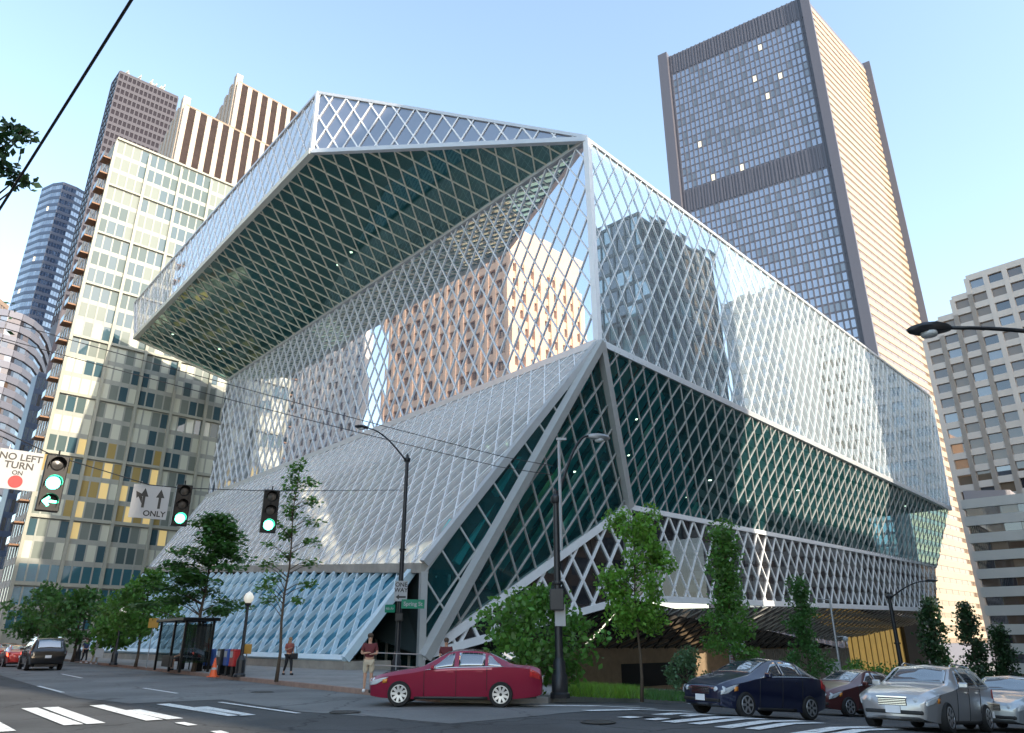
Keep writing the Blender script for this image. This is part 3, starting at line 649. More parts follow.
for x0, y0, x1, y1 in ((55, 158, 85, 166), (210, 184, 280, 198), (130, 225, 215, 247), (490, 232, 605, 250), (750, 280, 1020, 318)): marking(X(x0), Y(y0), X(x1), Y(y1), .14)
for x0, y0, x1, y1, w in ((520, 705.5, 655, 708.5, .4), (586, 710.5, 690, 711.2, .35), (623, 717.5, 705, 713.4, .35), (650, 719.6, 722, 714.6, .3), (668, 722, 749, 717, .35), (694, 723.8, 764, 718.6, .3), (722, 727.5, 800, 720.5, .35), (752, 729, 820, 722.5, .3), (798, 734, 880, 726.5, .35), (820, 737, 900, 728.5, .3)): marking(x0, y0, x1, y1, w)
for px_, py_ in ((345, 712), (262, 692), (598, 722)):
    c_ = gpt(px_, py_, -.01 if px_ < 300 else 0); g = MB(); g.lathe([(.38, .0), (.38, .008), (.33, .010), (.33, .004), (.1, .004), (.1, .009), (.01, .009)], c_, seg=22); tag(g.build('manhole_cover', mat('cast_iron', (.035, .033, .03), .6, var=.3)), 'round iron manhole cover ' + {345: 'in the road left of the red car front', 262: 'near the left pavement kerb', 598: 'in the dark asphalt at the right crosswalk'}[px_], 'manhole cover', 'manhole covers in the road')
# patches and a manhole
tag(fan([gpt(630, 713.5), gpt(690, 716), gpt(672, 718.5), gpt(618, 715.5)], .002).build('road_patch', mat('dark_road_patch', (.03, .03, .03), .9, var=.2)), kind='structure')

# ------------------------------------------------------------------ trees and plants
BARK = mat('bark', (.09, .065, .045), .9, var=.3, scale=12, bump=.5)
def leafmat(name, c, tr=.35):
    m = mat(name, c, .5, var=.5, scale=2.2); nt = m.node_tree; b = nt.nodes['Principled BSDF']; out = nt.nodes['Material Output']
    ge = nt.nodes.new('ShaderNodeNewGeometry'); hv = nt.nodes.new('ShaderNodeHueSaturation'); rv = nt.nodes.new('ShaderNodeMapRange'); rv.inputs[3].default_value = .5; rv.inputs[4].default_value = 1.55      # every leaf its own tone
    rh_ = nt.nodes.new('ShaderNodeMapRange'); rh_.inputs[3].default_value = .475; rh_.inputs[4].default_value = .515; nt.links.new(ge.outputs['Random Per Island'], rv.inputs[0]); nt.links.new(ge.outputs['Random Per Island'], rh_.inputs[0])
    nt.links.new(rv.outputs[0], hv.inputs['Value']); nt.links.new(rh_.outputs[0], hv.inputs['Hue']); src = b.inputs['Base Color'].links[0].from_socket; nt.links.new(src, hv.inputs['Color']); nt.links.new(hv.outputs[0], b.inputs['Base Color'])
    t = nt.nodes.new('ShaderNodeBsdfTranslucent'); t.inputs[0].default_value = (min(1, c[0] * 1.6), min(1, c[1] * 1.7), c[2], 1)
    mx = nt.nodes.new('ShaderNodeMixShader'); mx.inputs[0].default_value = tr
    nt.links.new(b.outputs[0], mx.inputs[1]); nt.links.new(t.outputs[0], mx.inputs[2]); nt.links.new(mx.outputs[0], out.inputs[0]); return m
LF_BRIGHT = leafmat('bright_leaf', (.12, .26, .035)); LF_MID = leafmat('mid_leaf', (.08, .19, .035)); LF_DARK = leafmat('dark_leaf', (.055, .14, .036)); LF_PINE = leafmat('deep_leaf', (.022, .062, .02), .2); LF_GRASS = leafmat('grass_blade', (.13, .26, .03))
def leaves(mb, c, rad, n, size, flat=.0):
    c = np.asarray(c); 
    for _ in range(n):
        p = rng.normal(0, .5, 3); p = p / max(1, np.linalg.norm(p)) * np.asarray(rad) + c
        d = unit(rng.normal(0, 1, 3)); 
        if flat: d[2] *= 1 - flat; d = unit(d + V(0, 0, -.15))
        s = unit(np.cross(d, rng.normal(0, 1, 3) if not flat else unit(UP + rng.normal(0, .35, 3)))); L = size * random.uniform(.6, 1.25)
        mb.poly([p, p + d * L * .5 + s * L * .32, p + d * L, p + d * L * .5 - s * L * .32])
def tree(name, label, base, h, clusters, leaf, lsize, trunk_r, cat='tree', group=None, flat=0., n=70, lean=(0, 0), bark=None):
    """clusters: [(dx, dy, z, rx, rz, weight)] leaf clumps; a limb runs from the trunk to each"""
    t = thing(name, label, cat, base, group=group); tr = MB(); cr = MB()
    top = max(c[2] for c in clusters)
    ax = lambda z: V(lean[0] * z / h + .05 * math.sin(z * 1.7), lean[1] * z / h + .04 * math.cos(z * 1.3), z)
    tr.tube([ax(top * k / 8) for k in range(9)], [trunk_r * (1.25 if k == 0 else 1 - .82 * k / 8) for k in range(9)], 7)
    for dx, dy, z, rx, rz, wt in clusters:
        a = ax(max(.25 * h, z - .35 * math.hypot(dx, dy) - .1)); b = V(dx, dy, z)
        if math.hypot(dx, dy) > .25: tr.tube([a, a * .5 + b * .5 + V(0, 0, .06), b], [trunk_r * .34, trunk_r * .22, trunk_r * .1], 5)
        leaves(cr, b, (rx, rx, rz), max(4, int(n * wt)), lsize, flat)
    tr.build('trunk', bark or BARK, t, smooth=True); cr.build('crown', leaf, t, recalc=False); return t
def clumps(h0, h1, prof, k, rx=.45, rz=.35, wt=1., seed=1):
    """k clumps between heights h0..h1 in an outline prof(f) = radius"""
    r = random.Random(seed); o = []
    for i in range(k):
        f = (i + r.random()) / k; R = prof(f) * math.sqrt(r.uniform(.08, 1)); a = r.uniform(0, 2 * math.pi); s = r.uniform(.65, 1.25)
        if r.random() < .22: R *= 1.3; s *= .7
        o.append((R * math.cos(a), R * math.sin(a), h0 + (h1 - h0) * f, rx * s, rz * s, wt * s))
    return o
def kerb_at(x, inset, z=.13):
    """point on the right street's pavement, inset metres behind the kerb, under image column x"""
    nin = unit(DK - DR * np.dot(DK, DR))
    for s in np.arange(0, 200, .05):
        p = R0_ + DR * s + nin * inset; p = V(p[0], p[1], gz(p[0], p[1]) + z); q = project(p)
        if q and q[0] >= x: break
    return p
def base_h(x, yb, yt, dz=.13):
    b = gpt(x, yb, dz) if yb > 0 else kerb_at(x, -yb, dz); d = math.hypot(b[0], b[1]); return b, at_dist(x, yt, d)[2] - b[2], d
egg = lambda R, lo=.35: (lambda f: R * (lo + (1 - lo) * math.sin(math.pi * min(1, f * .9 + .12)) ** .8) * (1 - .55 * max(0, f - .6) / .4))
# left street
b, h, d = base_h(193, 672, 510); tree('street_tree', 'broad tree with layered dark foliage rising behind the bus shelter', b, h, [(r_ * math.cos(a_), r_ * math.sin(a_), z_ * h, 1.0 * s_, .22, .9) for i_ in range(46) for z_, r_, a_, s_ in [((.36 + .62 * ((i_ * .37) % 1)), (2.9 * (1.12 - ((i_ * .37) % 1)) * math.sqrt(((i_ * .71) % 1) * .9 + .1)), i_ * 2.4, .7 + .5 * ((i_ * .53) % 1))]], LF_DARK, .28, .11, flat=.7, n=170)
b, h, d = base_h(135, 667, 570); tree('street_tree', 'smaller green tree between the street lamp and the bus shelter', b, h, clumps(.35 * h, .97 * h, egg(1.9), 34, .75, .45, 1, 3), LF_MID, .26, .09, n=110)
b, h, d = base_h(276, 682, 455); tree('street_tree', 'slender sparse tree with tiered sprays beside the walking woman', b, h, [(r_ * math.cos(a_), r_ * math.sin(a_), z_ * h, .42 * s_, .16, .6) for i_ in range(40) for z_, r_, a_, s_ in [((.34 + .64 * ((i_ * .618) % 1)), 1.75 * (1.15 - ((i_ * .618) % 1)) * (.25 + .75 * ((i_ * .29) % 1)), i_ * 2.1, .7 + .6 * ((i_ * .53) % 1))]], LF_MID, .2, .065, flat=.7, n=75)
for x, yb, yt, R, sd, lab in ((32, 660, 588, 2.6, 11, 'leafy tree at the far left by the dark truck'), (72, 662, 590, 2.9, 12, 'dense dark tree above the black truck'), (112, 664, 600, 1.7, 13, 'low tree just left of the bus shelter trees')):
    b, h, d = base_h(x, yb, yt); tree('street_tree', lab, b, h, clumps(.3 * h, .97 * h, egg(R), 36, 1.0, .6, 1, sd), LF_DARK if x != 112 else LF_MID, .36, .12, n=80)
# overhanging branch at the left edge, on a tree whose trunk is out of the picture
b = V(-15.2, 15.5, .1); cl = []
for x, y, d in ((8, 128, 17), (18, 140, 17), (4, 146, 17), (22, 131, 17.2), (8, 168, 17), (-4, 160, 17), (18, 178, 17.2), (-8, 140, 17), (24, 181, 17.2), (-14, 172, 17), (-30, 150, 17), (-36, 120, 17)):
    p = at_dist(x, y, d); cl.append((p[0] - b[0], p[1] - b[1], p[2] - b[2], .26, .17, .5))
tree('street_tree', 'overhanging leafy branch of a tree at the upper left edge', b, 12, cl + clumps(6, 13, egg(2), 20, .8, .5, 1, 77) , LF_PINE, .2, .15, n=60)
# corner of the library and the right street
b, h, d = base_h(528, 694, 588); tree('leafy_bush', 'big loose green bush behind the red car at the library corner', b, h, clumps(.12 * h, .95 * h, egg(2.1, .6), 60, .65, .5, 1, 21), LF_MID, .22, .06, 'bush', n=75)
b, h, d = base_h(642, 702, 512); tree('street_tree', 'bright green upright young tree in front of the white lattice band', b, h, clumps(.36 * h, .985 * h, lambda f: 1.02 * (.45 + .55 * math.sin(math.pi * (.12 + .8 * f))) , 44, .38, .42, 1, 22), LF_BRIGHT, .15, .055, n=150)
b, h, d = base_h(738, -1.1, 528); tree('street_tree', 'columnar green tree rising above the navy car', b, h, clumps(.22 * h, .99 * h, lambda f: 1.75 * (.92 - .72 * f) * (.7 + .3 * math.sin(9 * f)), 46, .6, .5, 1, 23), LF_MID, .2, .07, n=140)
b, h, d = base_h(814, -1.1, 580); tree('street_tree', 'thin dark columnar tree beside the slim signal pole', b, h, clumps(.2 * h, .99 * h, lambda f: 1.45 * (.95 - .75 * f) * (.75 + .25 * math.sin(13 * f)), 34, .55, .5, 1, 24), LF_DARK, .22, .07, n=85)
b, h, d = base_h(688, -3.2, 646); tree('leafy_bush', 'rounded pale green shrub in front of the street wall', b, h, clumps(.15 * h, .9 * h, egg(.95, .6), 34, .36, .3, 1, 25), leafmat('grey_green_leaf', (.085, .16, .08)), .15, .05, 'shrub', n=70)
for x, yb, yt, R, sd, lab in ((948, -1.2, 600, 1.9, 31, 'tall dark conical tree left of its two neighbours behind the silver wagon'), (984, -1.2, 604, 1.8, 32, 'second dark conical tree behind the silver wagon'), (1013, -.6, 628, 1.7, 33, 'shorter dark tree at the right edge')):
    b, h, d = base_h(x, yb, yt); tree('street_tree', lab, b, h, clumps(.08 * h, .99 * h, lambda f, R=R: R * 1.15 * (1 - .85 * f) * (.7 + .3 * math.sin(12 * f)), 48, .7, .55, 1, sd), LF_PINE, .3, .1, n=85)
for x, yb, yt, R, sd, lab in ((868, -2.5, 660, 2.0, 41, 'low yellow green bush below the golden lobby window'), (905, -2.5, 664, 1.8, 42, 'low bush behind the silver wagon roof'), (928, -2.5, 668, 1.6, 43, 'dark low bush left of the conical trees')):
    b, h, d = base_h(x, yb, yt); tree('leafy_bush', lab, b, h, clumps(.1 * h, .9 * h, egg(R, .7), 30, .6, .4, 1, sd), LF_MID if sd == 41 else LF_DARK, .22, .05, 'bush', n=60)
# grassy planting strip at the kerb
mb = MB(); ga = [gpt(568, 697, .15), gpt(640, 699, .15), gpt(636, 694, .15), gpt(575, 690, .15)]
for k in range(5200):
    f, g_ = random.random(), random.random() ** .8; p = (ga[0] * (1 - f) + ga[1] * f) * (1 - g_) + (ga[3] * (1 - f) + ga[2] * f) * g_
    p = p + V(random.gauss(0, .12), random.gauss(0, .12), 0); hh = random.uniform(.18, .5); d = rng.normal(0, .16, 3); w_ = unit(V(random.gauss(0, 1), random.gauss(0, 1), 0)) * .018
    mb.poly([p - w_, p + w_, p + V(d[0], d[1], hh)])
tag(mb.build('grass', LF_GRASS, recalc=False), kind='stuff')
mb = MB(); gb = [gpt(645, 699.5, .15), gpt(705, 703, .15), gpt(705, 694, .15), gpt(645, 692, .15)]
for k in range(2600):
    f, g_ = random.random(), random.random(); p = (gb[0] * (1 - f) + gb[1] * f) * (1 - g_) + (gb[3] * (1 - f) + gb[2] * f) * g_
    hh = random.uniform(.08, .3); d = rng.normal(0, .12, 3); w_ = unit(V(random.gauss(0, 1), random.gauss(0, 1), 0)) * .03; mb.poly([p - w_, p + w_, p + V(d[0], d[1], hh)])
tag(mb.build('ground_cover', LF_DARK, recalc=False), kind='stuff')
# ------------------------------------------------------------------ vehicles
def paint(name, c, metal=.3): return mat(name, c, .28, metal=metal, coat=1., var=.03, scale=2)
TYRE = mat('tyre_rubber', (.012, .012, .012), .8); RIM = mat('alloy_rim', (.50, .51, .53), .3, metal=.8); CGLASS = glass('car_glass', (.03, .04, .05), .32, .25, tcol=(.4, .45, .45)); TRIM = mat('black_trim', (.015, .015, .015), .5)
HEADL = mat('headlamp_lens', (.50, .53, .56), .1, coat=1, var=.2, scale=8); TAIL = mat('tail_lamp_lens', (.45, .02, .02), .15, coat=1); TAIL_ON = mat('lit_tail_lamp', (.6, .03, .02), .2, emit=(1, .08, .04), estr=2.5); INDIC = mat('amber_lens', (.7, .25, .03), .2, coat=1)
CHROME = mat('chrome', (.7, .7, .72), .12, metal=1.); PLATE = mat('number_plate', (.75, .76, .78), .5); HEAD_ON = mat('lit_amber_lamp', (.9, .5, .2), .3, emit=(1, .55, .2), estr=3)
KINDS_ = {  # length, width, stations: (x, z_top, z_belt, halfwidth_belt, halfwidth_top, z_bottom)
 'sedan': dict(L=4.65, W=1.76, R=.315, wx=(.86, 3.55), st=[(0, .62, .56, .60, .50, .30), (.06, .70, .62, .72, .60, .24), (.35, .79, .70, .83, .70, .20), (.9, .89, .78, .87, .74, .18), (1.35, .95, .84, .88, .76, .18), (1.45, .97, .88, .88, .75, .18), (2.12, 1.345, .93, .88, .60, .18), (2.35, 1.385, .94, .88, .58, .18), (2.75, 1.395, .95, .88, .58, .18), (3.15, 1.36, .96, .88, .59, .18), (3.75, 1.09, .98, .87, .67, .20), (3.88, 1.04, .98, .86, .70, .20), (4.45, 1.01, .93, .82, .68, .26), (4.60, .95, .80, .76, .64, .30), (4.65, .74, .62, .66, .58, .34)], side=(1.62, 2.30, 2.42, 3.12, 3.20, 3.60), ws=(1.50, 2.08), rw=(3.22, 3.74)),
 'hatch': dict(L=4.25, W=1.72, R=.31, wx=(.80, 3.35), st=[(0, .64, .56, .58, .48, .30), (.06, .74, .64, .70, .58, .24), (.35, .86, .76, .80, .66, .20), (.85, .98, .86, .85, .70, .18), (1.1, 1.03, .92, .86, .70, .18), (1.2, 1.06, .95, .86, .69, .18), (1.95, 1.43, 1.00, .86, .58, .18), (2.25, 1.485, 1.01, .86, .56, .18), (2.7, 1.49, 1.03, .86, .56, .18), (3.1, 1.44, 1.05, .86, .57, .18), (3.72, 1.15, 1.06, .84, .64, .22), (3.98, 1.09, 1.04, .80, .64, .26), (4.20, 1.04, .90, .74, .60, .30), (4.25, .80, .64, .66, .56, .34)], side=(1.45, 2.22, 2.30, 3.0, 3.08, 3.5), ws=(1.26, 1.93), rw=(3.16, 3.70)),
 'wagon': dict(L=4.85, W=1.82, R=.325, wx=(.88, 3.72), st=[(0, .66, .58, .60, .50, .30), (.06, .76, .66, .74, .62, .24), (.4, .86, .76, .85, .70, .20), (.95, .95, .84, .90, .75, .18), (1.42, 1.00, .90, .91, .77, .18), (1.52, 1.02, .93, .91, .76, .18), (2.25, 1.42, .97, .91, .64, .18), (2.5, 1.475, .98, .91, .62, .18), (3.2, 1.49, .99, .91, .62, .18), (3.9, 1.46, 1.00, .90, .62, .20), (4.35, 1.40, 1.01, .88, .62, .24), (4.72, 1.08, 1.00, .84, .68, .28), (4.82, .98, .86, .80, .68, .30), (4.85, .74, .62, .72, .60, .34)], side=(1.72, 2.46, 2.54, 3.30, 3.38, 4.25), ws=(1.58, 2.22), rw=(4.38, 4.70)),
 'truck': dict(L=4.9, W=1.92, R=.38, wx=(.92, 3.85), st=[(0, .85, .72, .68, .58, .42), (.06, 1.0, .84, .82, .70, .36), (.4, 1.08, .96, .93, .80, .32), (1.0, 1.14, 1.02, .95, .82, .30), (1.35, 1.16, 1.06, .96, .82, .30), (1.45, 1.19, 1.09, .96, .80, .30), (1.95, 1.72, 1.12, .96, .70, .30), (2.2, 1.80, 1.13, .96, .70, .30), (3.4, 1.82, 1.14, .96, .70, .30), (4.45, 1.78, 1.14, .95, .70, .32), (4.78, 1.16, 1.10, .94, .78, .36), (4.88, 1.06, .94, .92, .78, .40), (4.9, .86, .74, .86, .70, .44)], side=(1.62, 2.50, 2.60, 3.45, 3.55, 4.40), ws=(1.5, 1.93), rw=(4.48, 4.75)),
}
def make_car(kind, name, label, cat, body_m, loc, heading, rim_m=RIM, tail_on=False, seed=0, group=None, lamp=HEADL, spokes=7):
    K = KINDS_[kind]; st = np.array(K['st'], float); root = thing(name, label, cat, loc, 0, group)
    h = unit(V(heading[0], heading[1], 0)); root.rotation_euler = (0, 0, math.atan2(h[1], h[0]))       # local +x points to the front
    # pitch with the slope of the street
    sl = (gz(loc[0] + h[0] * 2, loc[1] + h[1] * 2) - gz(loc[0] - h[0] * 2, loc[1] - h[1] * 2)) / 4; root.rotation_euler[1] = -math.atan(sl)
    L = K['L']; xs0 = st[:, 0]
    def par(x):
        r = [float(np.interp(x, xs0, st[:, k])) for k in range(1, 6)]; return r
    def sm(x):       # lightly smoothed section
        d = min(.09, max(0, (min(x, L - x) - .02) * .5))
        return [(p + 2 * q + 3 * r + 2 * s_ + t_) / 9 for p, q, r, s_, t_ in zip(par(x - 2 * d), par(x - d), par(x), par(x + d), par(x + 2 * d))]
    def P(x, s):     # s: 0 sill .. 1 belt .. 2 top edge .. 3 roof centre, right-hand side (y<0)
        zt, zb, wb, wt, z0 = sm(x); X_ = L / 2 - x
        if s <= 1:
            zz = z0 + (zb - z0) * s; f = s; w = wb * (.90 + .16 * f - .06 * f * f) if f < .8 else wb * (.9 + .16 * .8 - .06 * .64 + (f - .8) * (1 - .9896) / .2)
            return V(X_, -w, zz)
        if s <= 2: f = s - 1; bow = .04 * math.sin(math.pi * f); return V(X_, -(wb + (wt - wb) * f) - bow * (zt - zb), zb + (zt - zb) * f * .96)
        f = s - 2; return V(X_, -wt * (1 - f), zb + (zt - zb) * (.96 + .04 * math.sin(math.pi / 2 * f) * 1.0) + .03 * f * (1 - (1 - f)) * (1 if zt > 1.2 else .6))
    ss = [0, .12, .3, .5, .65, .8, .92, 1, 1.06, 1.3, 1.6, 1.85, 1.95, 2.0, 2.15, 2.45, 3]
    xs = np.unique(np.concatenate([np.arange(0, L, .09), xs0, [L]])); n = len(ss); vs = []; fs = []
    for x in xs:
        R = [P(x, s) for s in ss]; ring = [V(R[0][0], 0, R[0][2])] + R + [V(p[0], -p[1], p[2]) for p in R[-2::-1]]
        vs += [tuple(p) for p in ring]
    m = len(ring)
    for i in range(len(xs) - 1):
        for j in range(m): a = i * m + j; b = i * m + (j + 1) % m; fs.append((a, b, b + m, a + m))
    fs.append(tuple(range(m))[::-1]); fs.append(tuple((len(xs) - 1) * m + k for k in range(m)))
    mb = MB(); mb.v = vs; mb.f = fs; body = mb.build('body', body_m, root)
    # wheel arches cut out
    cut = MB(); R = K['R']
    for wx in K['wx']:
        for sgn in (-1, 1): cut.lathe([(R + .055, 0), (R + .055, .5)], (L / 2 - wx, sgn * (K['W'] / 2 + .2), R), V(0, -sgn, 0), 28)
    co = cut.build('cutter', TRIM); bm_ = body.modifiers.new('b', 'BOOLEAN'); bm_.object = co; bm_.operation = 'DIFFERENCE'; bm_.solver = 'EXACT'
    bpy.context.view_layer.update(); me = bpy.data.meshes.new_from_object(body.evaluated_get(bpy.context.evaluated_depsgraph_get()))
    body.modifiers.clear(); body.data = me; bpy.data.objects.remove(co)
    me.materials.clear(); me.materials.append(body_m)
    me.polygons.foreach_set('use_smooth', [True] * len(me.polygons)); me.set_sharp_from_angle(angle=math.radians(38))
    # underside block keeps light out under the arches
    mb = MB(); mb.box((0, 0, .36), L * .93, K['W'] * .62, .3); mb.build('chassis', TRIM, root)
    def Q(x, s):
        p = P(x, s if s <= 3 else 6 - s); return p if s <= 3 else V(p[0], -p[1], p[2])
    def patch(nm, m, x0, x1, s0, s1, sgn=-1, off=.007, nx=8, ns=4, xf=None, par_=None):
        """panel that follows the body; xf(x, f) can slant its ends"""
        g = MB(); pts = []
        for i in range(nx + 1):
            for j in range(ns + 1):
                f = j / ns; x = x0 + (x1 - x0) * i / nx if xf is None else xf(i / nx, f); s = s0 + (s1 - s0) * f; e = .01
                p = Q(x, s); n_ = unit(np.cross(Q(x + e, s) - Q(x - e, s), Q(x, s + .02) - Q(x, s - .02))); n_ = -n_ if (n_[2] < 0 if s > 2 else n_[1] > 0) else n_
                p = p + n_ * off; pts.append((p[0], p[1] if sgn < 0 else -p[1], p[2]))
        g.v = pts; g.f = [(i * (ns + 1) + j, (i + 1) * (ns + 1) + j, (i + 1) * (ns + 1) + j + 1, i * (ns + 1) + j + 1) for i in range(nx) for j in range(ns)]
        o = g.build(nm, m, par_ or root, smooth=True); md = o.modifiers.new('t', 'SOLIDIFY'); md.thickness = .012; md.offset = 0; return o
    a0, a1, b0, b1, c0, c1 = K['side']; ws0, ws1 = K['ws']; rw0, rw1 = K['rw']
    for sgn in (-1, 1):
        patch('side_window', CGLASS, 0, 0, 1.1, 1.88, sgn, xf=lambda i, f: (a0 + (a1 - a0) * f * .78) + (a1 - (a0 + (a1 - a0) * f * .78)) * i)
        patch('side_window', CGLASS, b0, b1, 1.1, 1.88, sgn)
        patch('side_window', CGLASS, 0, 0, 1.12, 1.86, sgn, xf=lambda i, f: c0 + ((c1 - (c1 - c0) * f * .75) - c0) * i)
        patch('trim_strip', CHROME, a0 - .1, c1 + .05, 1.03, 1.07, sgn, .01, 20, 1)
        patch('door_seam', TRIM, b0 - .07, b0 - .058, .1, 1.0, sgn, .003, 1, 6); patch('door_seam', TRIM, a0 - .12, a0 - .108, .1, 1.0, sgn, .003, 1, 6); patch('door_seam', TRIM, c0 - .03, c0 - .018, .3, 1.0, sgn, .003, 1, 6)
        patch('sill_trim', TRIM, 1.25, L - 1.45, .0, .1, sgn, .012, 8, 1)
        for hx in (b0 - .22, c0 - .22): g = MB(); p = P(hx, .88); g.box((p[0], sgn * (abs(p[1]) + .02), p[2]), .17, .04, .03); g.build('door_handle', body_m, root)
        g = MB(); p = P(a0 + .12, 1.12); q = V(p[0], sgn * (abs(p[1]) + .11), p[2] + .05); g.box(q, .10, .2, .13); mo = g.build('wing_mirror', body_m, root, bevel=.03)
        patch('headlight', lamp, .05, .52, .70, .98, sgn, .012, 5, 4, xf=lambda i, f: .045 + (.18 + .34 * f) * i)
        patch('indicator', INDIC, .40, .52, .72, .9, sgn, .014, 2, 2)
        patch('tail_light', TAIL_ON if tail_on else TAIL, L - .34, L - .06, .72, 1.0, sgn, .012, 4, 4)
    patch('windshield', CGLASS, ws0, ws1, 2.1, 3.9, -1, .008, 8, 12)
    patch('rear_window', CGLASS, rw0, rw1, 2.14, 3.86, -1, .008, 8, 12)
    zf = st[0]; fz = L / 2
    g = MB(); g.box((fz + .004, 0, (zf[1] + .50) / 2 + .02), .03, .62, .15); gr = g.build('grille', TRIM, root, bevel=.02)
    g = MB()
    for k in range(4): g.box((fz + .022, 0, .505 + .035 * k + (zf[1] - .62)), .012, .60, .012)
    g.box((fz + .022, 0, .66 + zf[1] - .62), .02, .66, .025); g.build('grille_bar', CHROME, gr)
    g = MB(); g.box((fz + .03, 0, .40 + (zf[1] - .62)), .016, .32, .15); g.build('number_plate', PLATE, root)
    g = MB(); g.box((-fz - .01, 0, .66 + (zf[1] - .62) * .5), .016, .32, .15); g.build('number_plate', PLATE, root)
    g = MB(); g.box((fz - .04, 0, .35 + (zf[1] - .62)), .12, 1.26, .09); g.build('bumper_intake', TRIM, root, bevel=.03)
    for sgn in (-1, 1):
        for y_, r_ in ((.50, .07), (.655, .085)):
            xx = fz - (.05 if y_ < .6 else .135); g = MB(); g.lathe([(r_ * 1.12, -.08), (r_ * 1.12, .02), (r_, .03), (r_ * .6, .05), (.01, .055)], (xx, sgn * y_, zf[1] - .02), V(1, 0, .12), 16); g.build('headlight', lamp, root, smooth=True, smooth_angle=.6)
    if kind in ('wagon', 'truck'):
        for sgn in (-1, 1): g = MB(); g.tube([V(L / 2 - x, sgn * (P(x, 2)[1] * -1 - .06), P(x, 2.1)[2] + (.02 if i in (0, 3) else .07)) for i, x in enumerate((2.55, 2.75, 3.9, 4.15))], .022, 6); g.build('roof_rail', CHROME, root)
    for wx in K['wx']:
        for sgn in (-1, 1):
            c = V(L / 2 - wx, sgn * (K['W'] / 2 - .10), R); ax = V(0, sgn, 0)
            g = MB(); g.lathe([(R * .66, .10), (R * .93, .10), (R, .06), (R, -.08), (R * .93, -.11), (R * .5, -.11)], c, ax, 28); w = g.build('wheel', TYRE, root, smooth_angle=.6, smooth=True)
            g = MB(); g.lathe([(.05, .085), (R * .18, .09), (R * .19, .075)], c, ax, 14); g.lathe([(R * .70, .102), (R * .69, .106), (R * .62, .106), (R * .58, .05)], c, ax, 28, caps=False)
            u_ = V(1, 0, 0)
            for k in range(spokes):
                t_ = 2 * math.pi * k / spokes; d = V(math.cos(t_), 0, math.sin(t_)); g.bar(c + ax * .085 + d * R * .12, c + ax * .092 + d * R * .63, R * .20, .03, ax)
            g.build('rim', rim_m, w)
            g = MB(); g.lathe([(R * .6, .03), (R * .6, .035)], c, ax, 20); g.build('brake_disc', TRIM, w)
    return root
def on_walk(p): return V(p[0], p[1], gz(p[0], p[1]) + .13)
def spot(x, y, h=0.):  # point on the road under pixel x, y
    p = gpt(x, y, -.012); return (p[0], p[1], p[2])
p = gpt(455, 707); make_car('sedan', 'sedan', 'dark red sedan turning through the intersection in front of the library corner', 'car', paint('maroon_paint', (.27, .006, .036)), (p[0], p[1] + .9, gz(p[0], p[1] + .9) - .01), V(-1, .04, 0), spokes=9)
def at_xy(x, d):    # ground point under image column x at distance d
    r = ray(x, 660); r = V(r[0], r[1], 0); r = unit(r) * d; return V(r[0], r[1], gz(r[0], r[1]) - .015)
make_car('hatch', 'small_sedan', 'navy blue small sedan waiting at the right crosswalk', 'car', paint('navy_paint', (.010, .014, .045)), at_xy(751, 23.0), az(-122), spokes=6)
make_car('hatch', 'small_sedan', 'dark maroon small car half hidden between the navy sedan and the silver wagon', 'car', paint('dark_maroon_paint', (.09, .02, .02)), at_xy(848, 30.5), az(-118), spokes=6)
make_car('wagon', 'station_wagon', 'silver station wagon with roof rails waiting in the near lane', 'car', paint('silver_paint', (.46, .46, .47), .6), at_xy(921, 22.4), az(-134), spokes=7)
make_car('sedan', 'sedan', 'silver grey sedan cut by the right edge behind the wagon', 'car', paint('pale_silver_paint', (.42, .45, .47), .5), at_xy(1004, 26.5), az(-132), spokes=7)
make_car('truck', 'suv', 'black truck parked at the far left kerb under the dark trees', 'truck', paint('black_paint', (.006, .006, .007)), at_xy(41, 56), DK, spokes=6)
make_car('sedan', 'sedan', 'red car with lit tail lights just left of the black truck', 'car', paint('bright_red_paint', (.4, .015, .012)), at_xy(16, 64), DK, tail_on=True)
make_car('hatch', 'small_sedan', 'second red car at the left edge beyond the first', 'car', paint('red_paint', (.35, .02, .02)), at_xy(3, 72), DK, tail_on=True)
# white city bus at the far left
p = at_xy(-2, 76) + V(-3.2, -2.5, 0); bus = thing('bus', 'white bus standing far down the left street at the picture edge', 'bus', p); bus.rotation_euler = (0, 0, math.atan2(DK[1], DK[0]))
BUSW = mat('white_bus_paint', (.62, .64, .67), .4, coat=.5)
g = MB(); g.box((0, 0, 1.75), 11.5, 2.5, 2.7); g.build('body', BUSW, bus, bevel=.12)
for k in range(7):
    for sgn in (-1, 1): g = MB(); g.box((-4.6 + k * 1.5, sgn * 1.26, 2.05), 1.3, .05, .95); g.build('window', CGLASS, bus)
g = MB(); g.box((-5.76, 0, 1.95), .05, 2.1, 1.2); g.build('rear_window', CGLASS, bus)
for sgn in (-1, 1): g = MB(); g.box((-5.77, sgn * 1.05, 1.0), .05, .2, .3); g.build('tail_light', TAIL, bus)
g = MB(); g.box((-5.77, 0, 2.8), .05, 1.3, .28); g.build('route_sign', BLACK, bus)
for x in (-3.6, 3.6):
    for sgn in (-1, 1): g = MB(); g.lathe([(.3, .12), (.46, .1), (.48, 0), (.46, -.1)], (x, sgn * 1.18, .48), V(0, sgn, 0), 20); g.build('wheel', TYRE, bus)
g = MB(); g.box((0, 0, .4), 11, 2.2, .3); g.build('chassis', TRIM, bus)

